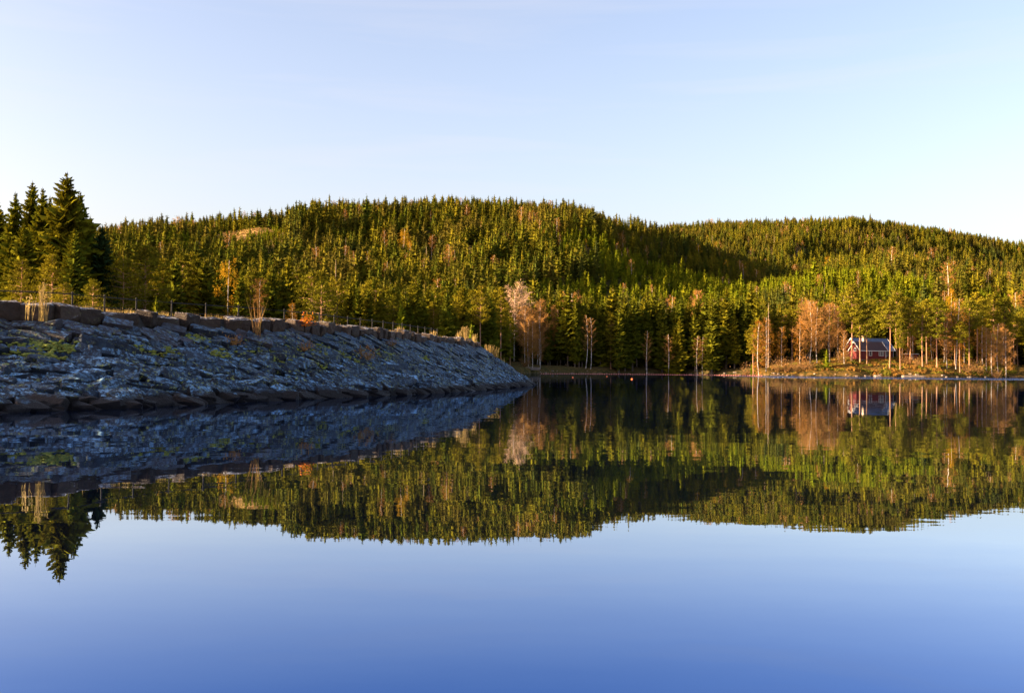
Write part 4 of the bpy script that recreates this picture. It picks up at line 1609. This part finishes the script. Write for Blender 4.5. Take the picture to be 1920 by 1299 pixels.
def forest(name, label, mask, kinds):
    idx = np.where(mask)[0]
    if not len(idx): return
    col = bpy.data.collections.new(name + '_kinds')
    hs = []
    for kname in kinds:
        for P in PROTO[kname]:
            o = bpy.data.objects.new('%s_%02d' % (name, len(hs)), joined(name, P[1], P[2]))
            col.objects.link(o)
            hs.append(P[0])
    hs = np.array(hs)
    var = RNG.integers(0, len(hs), len(idx))
    me = bpy.data.meshes.new(name)
    me.vertices.add(len(idx))
    P_ = np.stack([X[idx], Y[idx], Z[idx] - .2], 1).astype(np.float32)
    me.vertices.foreach_set('co', P_.ravel())
    a = me.attributes.new('var', 'INT', 'POINT'); a.data.foreach_set('value', var.astype(np.int32))
    k = Hh[idx] / hs[var]
    w = k * RNG.uniform(.75, 1.35, len(idx))
    a = me.attributes.new('sc', 'FLOAT_VECTOR', 'POINT'); a.data.foreach_set('vector', np.stack([w, w, k], 1).astype(np.float32).ravel())
    a = me.attributes.new('rot', 'FLOAT_VECTOR', 'POINT')
    a.data.foreach_set('vector', np.stack([RNG.normal(0, .02, len(idx)), RNG.normal(0, .02, len(idx)), RNG.uniform(0, 6.28, len(idx))], 1).astype(np.float32).ravel())
    o = link(name, me)
    ng = bpy.data.node_groups.new(name, 'GeometryNodeTree')
    ng.interface.new_socket('Geometry', in_out='INPUT', socket_type='NodeSocketGeometry')
    ng.interface.new_socket('Geometry', in_out='OUTPUT', socket_type='NodeSocketGeometry')
    gi, go = ng.nodes.new('NodeGroupInput'), ng.nodes.new('NodeGroupOutput')
    ci_ = ng.nodes.new('GeometryNodeCollectionInfo')
    ci_.inputs['Collection'].default_value = col
    ci_.inputs['Separate Children'].default_value = True
    ci_.inputs['Reset Children'].default_value = True
    ip = ng.nodes.new('GeometryNodeInstanceOnPoints')
    ip.inputs['Pick Instance'].default_value = True

    def attr(nm, ty):
        q = ng.nodes.new('GeometryNodeInputNamedAttribute')
        q.data_type = ty
        q.inputs[0].default_value = nm
        return q.outputs[0]
    L = ng.links.new
    L(gi.outputs[0], ip.inputs['Points'])
    L(ci_.outputs[0], ip.inputs['Instance'])
    L(attr('var', 'INT'), ip.inputs['Instance Index'])
    L(attr('sc', 'FLOAT_VECTOR'), ip.inputs['Scale'])
    rt = ng.nodes.new('FunctionNodeEulerToRotation')
    L(attr('rot', 'FLOAT_VECTOR'), rt.inputs[0])
    L(rt.outputs[0], ip.inputs['Rotation'])
    L(ip.outputs[0], go.inputs[0])
    md = o.modifiers.new('scatter', 'NODES')
    md.node_group = ng
    tag(o, label, 'forest', kind='stuff')
    print(name, len(idx))


ns_ = ~single
forest('hill_spruce_forest', 'spruce forest covering the far hills', ns_ & (kind == 0), ['hill_spruce'])
forest('young_spruce_forest', 'dense plantation of young bright green spruces on the hillside', ns_ & (kind == 1), ['young_spruce'])
forest('shore_spruce_forest', 'rear ranks of spruces behind the shore trees', ns_ & (kind == 6), ['spruce'])
forest('pine_forest', 'further pines behind the shore trees', ns_ & (kind == 2), ['pine'])
forest('birch_forest', 'scattered bare birches on the hillside', ns_ & (kind == 3), ['far_birch'])
forest('yellow_birch_forest', 'scattered yellow birches on the hillside', ns_ & (kind == 4), ['yellow_birch'])
forest('dead_spruce_forest', 'scattered dead spruces on the hillside', ns_ & (kind == 5), ['snag'])

# ------------------------------------------------------------------ heath on the point
Vs, b = [], 0
hm = MB()
for q in range(7000):
    px = random.uniform(1445, 1905)
    D = random.uniform(0, 1)
    D = float(shore_at(np.array([px]))[0]) + 1 + 32 * D ** 1.3
    x = (px - 960) / FPX * D
    z = gh(x, D)
    if z < .25: continue
    big = mnoise.noise(Vector((x * .22, D * .22, 0)))
    if big < -.12: continue
    r_ = random.uniform(.25, .6) * (1 + max(0, big))
    mi = 0 if mnoise.noise(Vector((x * .3 + 9, D * .3, 2))) > -.05 else 1
    for _ in range(7):
        a = random.uniform(0, 6.28)
        p0 = Vector((x + math.cos(a) * r_ * random.random(), D + math.sin(a) * r_ * random.random(), z - .05))
        p1 = p0 + Vector((random.gauss(0, r_ * .4), random.gauss(0, r_ * .4), r_ * random.uniform(.5, 1.1)))
        hm.sliver(p0, p1, r_ * .75, mi)
tag(link('heath', hm.mesh('heath', [M['heather'], M['mossy']])), 'orange and olive heather and blueberry scrub on the point', 'heath', kind='stuff')

# brushwood and stumps on the clear-cut
br = MB()
for q in range(2600):
    px, D = random.uniform(360, 540), random.uniform(760, 960)
    if float(clearing_f(np.array([px]), np.array([D]))[0]) < .35: continue
    x = (px - 960) / FPX * D
    z = gh(x, D)
    k = random.uniform(.5, 1.6)
    for _ in range(4):
        br.sliver((x + random.gauss(0, .5), D + random.gauss(0, .5), z - .1), (x + random.gauss(0, 1), D + random.gauss(0, 1), z + k), random.uniform(.3, .9), random.choice((0, 0, 1, 2)))
tag(link('brushwood', br.mesh('brushwood', [M['bush'], M['straw'], M['mossy']])), 'brushwood and dry grass on the clear-cut high on the hill', 'brushwood', kind='stuff')

# shore boulders on the point and the pale rock at the left shore
sb = [hull_stone('block', 400 + i) for i in range(5)]
rock_m = plain('shore_rock', (.13, .10, .08), (.25, .18, .12), 1.5, .85, .05, 4)
for me in sb: me.materials.append(rock_m)
lst = []
for q in range(240):
    px = random.uniform(985, 1895)
    sD = float(shore_at(np.array([px]))[0])
    D = sD + random.uniform(-4, 5)
    x = (px - 960) / FPX * D
    z = gh(x, D)
    if not (-.35 < z < .9): continue
    r_ = random.uniform(.12, .38)
    lst.append((random.choice(sb), Matrix.Translation((x, D, max(z, 0) + r_ * .1)) @ Matrix.Rotation(random.uniform(0, 6), 4, 'Z') @ Matrix.Diagonal((r_ * 1.6, r_, r_ * .7, 1)), 0))
o = join_stones('shore_stones', lst, rock_m, None)
tag(o, 'small pale stones along the far waterline', 'stones')
for px, D, sx, lb in ((997, 303, 2.6, 'flat pale orange rock at the left end of the far shore'), (1712, 311.5, 3.4, 'flat yellow mossy rock at the water in front of the shed'),
                      (1645, 311, .9, 'small pale boulder at the water below the house')):
    x = (px - 960) / FPX * D
    o = link('rock', sb[1] if sx > 1 else sb[2])
    o.location = (x, D, max(gh(x, D), 0) + .05)
    o.scale = (sx, 1.2, .45)
    tag(o, lb, 'rock')

# ------------------------------------------------------------------ the red house
HD = 338.0
hc = at(1629, 669, HD)
hz = gh(hc.x, HD) - .1
hs_ = HD / FPX                            # metres per photo pixel there
red = plain('red_boards', (.15, .013, .013), (.11, .011, .011), 3, .8, .03, 12, 'obj', (14, 14, .4))
white = plain('white_paint', (.62, .61, .60), rough=.8)
roof_b = plain('brown_red_roof', (.050, .022, .022), (.035, .018, .02), 2, .6, .02, 8, 'obj')
roof_s = plain('sky_tinted_roof', (.030, .060, .15), (.025, .05, .12), 2, .45, .02, 8, 'obj')  # reflected sky put into the roof colour as blue
glass = plain('window_glass', (.05, .06, .08), rough=.08)
brickm = plain('chimney_plaster', (.55, .40, .28), (.45, .30, .20), 3, .9)
found = plain('foundation_stone', (.25, .23, .22), rough=.9)

house = empty('red_house', (hc.x, HD, hz), R(18))
house.scale = (1.12, 1.12, 1.15)
tag(house, 'small red wooden house with white trim and roof tinted with sky blue among pines on the point', 'house')


def gable_volume(L, W_, wall_h, ridge_h, cx, cy, name_roof, rm, over=.45, z0=0.0):
    """long axis along local x; returns nothing, adds wall, roof and trim parts"""
    b = MB()
    x0, x1, y0, y1 = cx - L / 2, cx + L / 2, cy - W_ / 2, cy + W_ / 2
    b.add([(x0, y0, z0), (x1, y0, z0), (x1, y1, z0), (x0, y1, z0), (x0, y0, z0 + wall_h), (x1, y0, z0 + wall_h), (x1, y1, z0 + wall_h), (x0, y1, z0 + wall_h),
           (x0, cy, z0 + ridge_h - .1), (x1, cy, z0 + ridge_h - .1)],
          [(0, 1, 5, 4), (2, 3, 7, 6), (1, 2, 6, 9, 5), (3, 0, 4, 8, 7)])
    link('wall', b.mesh('wall', red), house)
    sl = (ridge_h - wall_h) / (W_ / 2)
    for sg in (-1, 1):
        rfm = MB()
        ye = cy + sg * (W_ / 2 + over)
        ze = z0 + wall_h - sl * over
        t = .16
        xa, xb = x0 - over, x1 + over
        vs = [(xa, cy, z0 + ridge_h), (xb, cy, z0 + ridge_h), (xb, ye, ze), (xa, ye, ze)]
        vs += [(x, y, z + t) for x, y, z in vs]
        rfm.add(vs, [(0, 1, 2, 3), (7, 6, 5, 4), (0, 4, 5, 1), (1, 5, 6, 2), (2, 6, 7, 3), (3, 7, 4, 0)])
        ro = link('roof', rfm.mesh('roof', rm), house)
        f = MB()
        for xx in (xa - .03, xb + .03):   # bargeboards
            f.add([(xx - .05, cy, z0 + ridge_h - .12), (xx - .05, ye, ze - .12), (xx - .05, ye, ze + t + .05), (xx - .05, cy, z0 + ridge_h + t + .05),
                   (xx + .05, cy, z0 + ridge_h - .12), (xx + .05, ye, ze - .12), (xx + .05, ye, ze + t + .05), (xx + .05, cy, z0 + ridge_h + t + .05)],
                  [(0, 1, 2, 3), (7, 6, 5, 4), (0, 4, 5, 1), (1, 5, 6, 2), (2, 6, 7, 3), (3, 7, 4, 0)])
        link('bargeboard', f.mesh('bargeboard', white), ro)
        g = MB()
        g.box((cx, ye + sg * .04, ze + .02), (xb - xa, .10, .20))
        link('gutter_board', g.mesh('gutter_board', white), ro)
    for xx in (x0, x1):
        cb = MB()
        cb.box((xx, y0 - .02, z0 + wall_h / 2), (.12, .12, wall_h - .04))
        link('corner_board', cb.mesh('corner_board', white), house)


def window(x, y, z, w, h, face_, panes=2):
    f = MB()
    if face_ == 'front':
        f.box((x, y - .04, z + h / 2), (w, .09, .12)); f.box((x, y - .04, z - h / 2), (w, .09, .12))
        for k in range(panes + 1):
            f.box((x - w / 2 + w * k / panes, y - .045, z), (.13, .10, h))
        o = link('window', f.mesh('window', white), house)
        for k in range(panes):
            g = MB()
            g.box((x - w / 2 + w * (k + .5) / panes, y - .02, z), (w / panes - .13, .03, h - .12))
            link('pane', g.mesh('pane', glass), o)
    else:
        f.box((x - .04, y, z + h / 2), (.09, w, .12)); f.box((x - .04, y, z - h / 2), (.09, w, .12))
        for k in range(panes + 1):
            f.box((x - .045, y - w / 2 + w * k / panes, z), (.10, .13, h))
        o = link('window', f.mesh('window', white), house)
        for k in range(panes):
            g = MB()
            g.box((x - .02, y - w / 2 + w * (k + .5) / panes, z), (.03, w / panes - .13, h - .12))
            link('pane', g.mesh('pane', glass), o)


# main volume (roof with sky blue in its colour) behind, lower red-roofed wing in front of it
gable_volume(12.6, 6.6, 3.1, 6.3, 4.4, 5.6, 'roof', roof_s)
gable_volume(9.2, 4.6, 2.9, 5.1, -.3, 0.0, 'roof', roof_b)
window(-1.2, -2.3, 1.75, .9, 1.35, 'front', 1)
window(2.7, -2.3, 1.75, 1.7, 1.35, 'front', 3)
window(8.0, 2.3, 1.9, 1.5, 1.5, 'front', 2)
window(-4.9, 0.0, 2.9, .9, .9, 'side', 1)
cbm = MB()
cbm.box((1.6, 4.4, 6.1), (.85, .85, 1.9))
cbm.box((1.6, 4.4, 7.1), (1.05, 1.05, .16))
link('chimney', cbm.mesh('chimney', brickm), house)
fb = MB()
fb.box((-.3, 0, -.35), (9.1, 4.5, .7)); fb.box((4.4, 5.6, -.36), (12.5, 6.5, .72))
link('foundation', fb.mesh('foundation', found), house)
porch = MB()
porch.box((5.0, 1.4, 2.45), (1.5, 1.7, .12)); porch.box((5.6, .65, 1.2), (.12, .12, 2.4))
link('porch_roof', porch.mesh('porch_roof', white), house)

SD = 340
sp_ = at(1708, 672, SD)
shed = empty('shed', (sp_.x, SD, gh(sp_.x, SD) - .1), R(10))
tag(shed, 'tiny red shed with a flat white-edged roof half hidden behind pines', 'shed')
q = MB(); q.box((0, 0, .9), (3.6, 2.2, 2.0)); link('wall', q.mesh('wall', red), shed)
q = MB(); q.box((0, -.1, 2.02), (4.2, 2.8, .18)); link('roof', q.mesh('roof', white), shed)
q = MB(); q.box((-.7, -1.14, .9), (.8, .06, 1.7)); link('door', q.mesh('door', white), shed)

# ------------------------------------------------------------------ floats on the water
fl_m = plain('pink_float', (.55, .16, .12), rough=.5)
boom = empty('float_boom', at(1200, 700, 318).to_2d().to_3d())
tag(boom, 'long line of small reddish floats lying along the dark far shore', 'float boom')
bl = Vector(boom.location)
fm = bmesh.new()
bmesh.ops.create_icosphere(fm, subdivisions=1, radius=.16)
fme = bpy.data.meshes.new('float'); fm.to_mesh(fme); fm.free(); fme.materials.append(fl_m)
pts = []
for i in range(95):
    px = 1015 + i * 4.4
    D = np.interp(px, [1000, 1100, 1250, 1430], [292, 305, 306, 292])
    p = Vector(((px - 960) / FPX * D, D, .03))
    pts.append(p - bl)
    o = link('float', fme, boom); o.location = p - bl
q = MB(); q.tube([p_ + Vector((0, 0, -.03)) for p_ in pts], .03, 4); link('rope', q.mesh('rope', fl_m), boom)
bu = bmesh.new()
bmesh.ops.create_uvsphere(bu, u_segments=10, v_segments=7, radius=.17)
bume = bpy.data.meshes.new('buoy'); bu.to_mesh(bume); bu.free()
bume.materials.append(plain('orange_buoy', (.8, .14, .02), rough=.4))
for px, py, lb in ((1074, 708, 'orange buoy left of the twin white birches reflection'), (1185, 711, 'orange buoy nearest the camera off the dark shore'),
                   (1138, 706, 'orange buoy between the other two')):
    p = on_plane(px, py, 0)
    o = link('buoy', bume)
    o.location = p
    tag(o, lb, 'buoy', 'orange buoys on the lake')
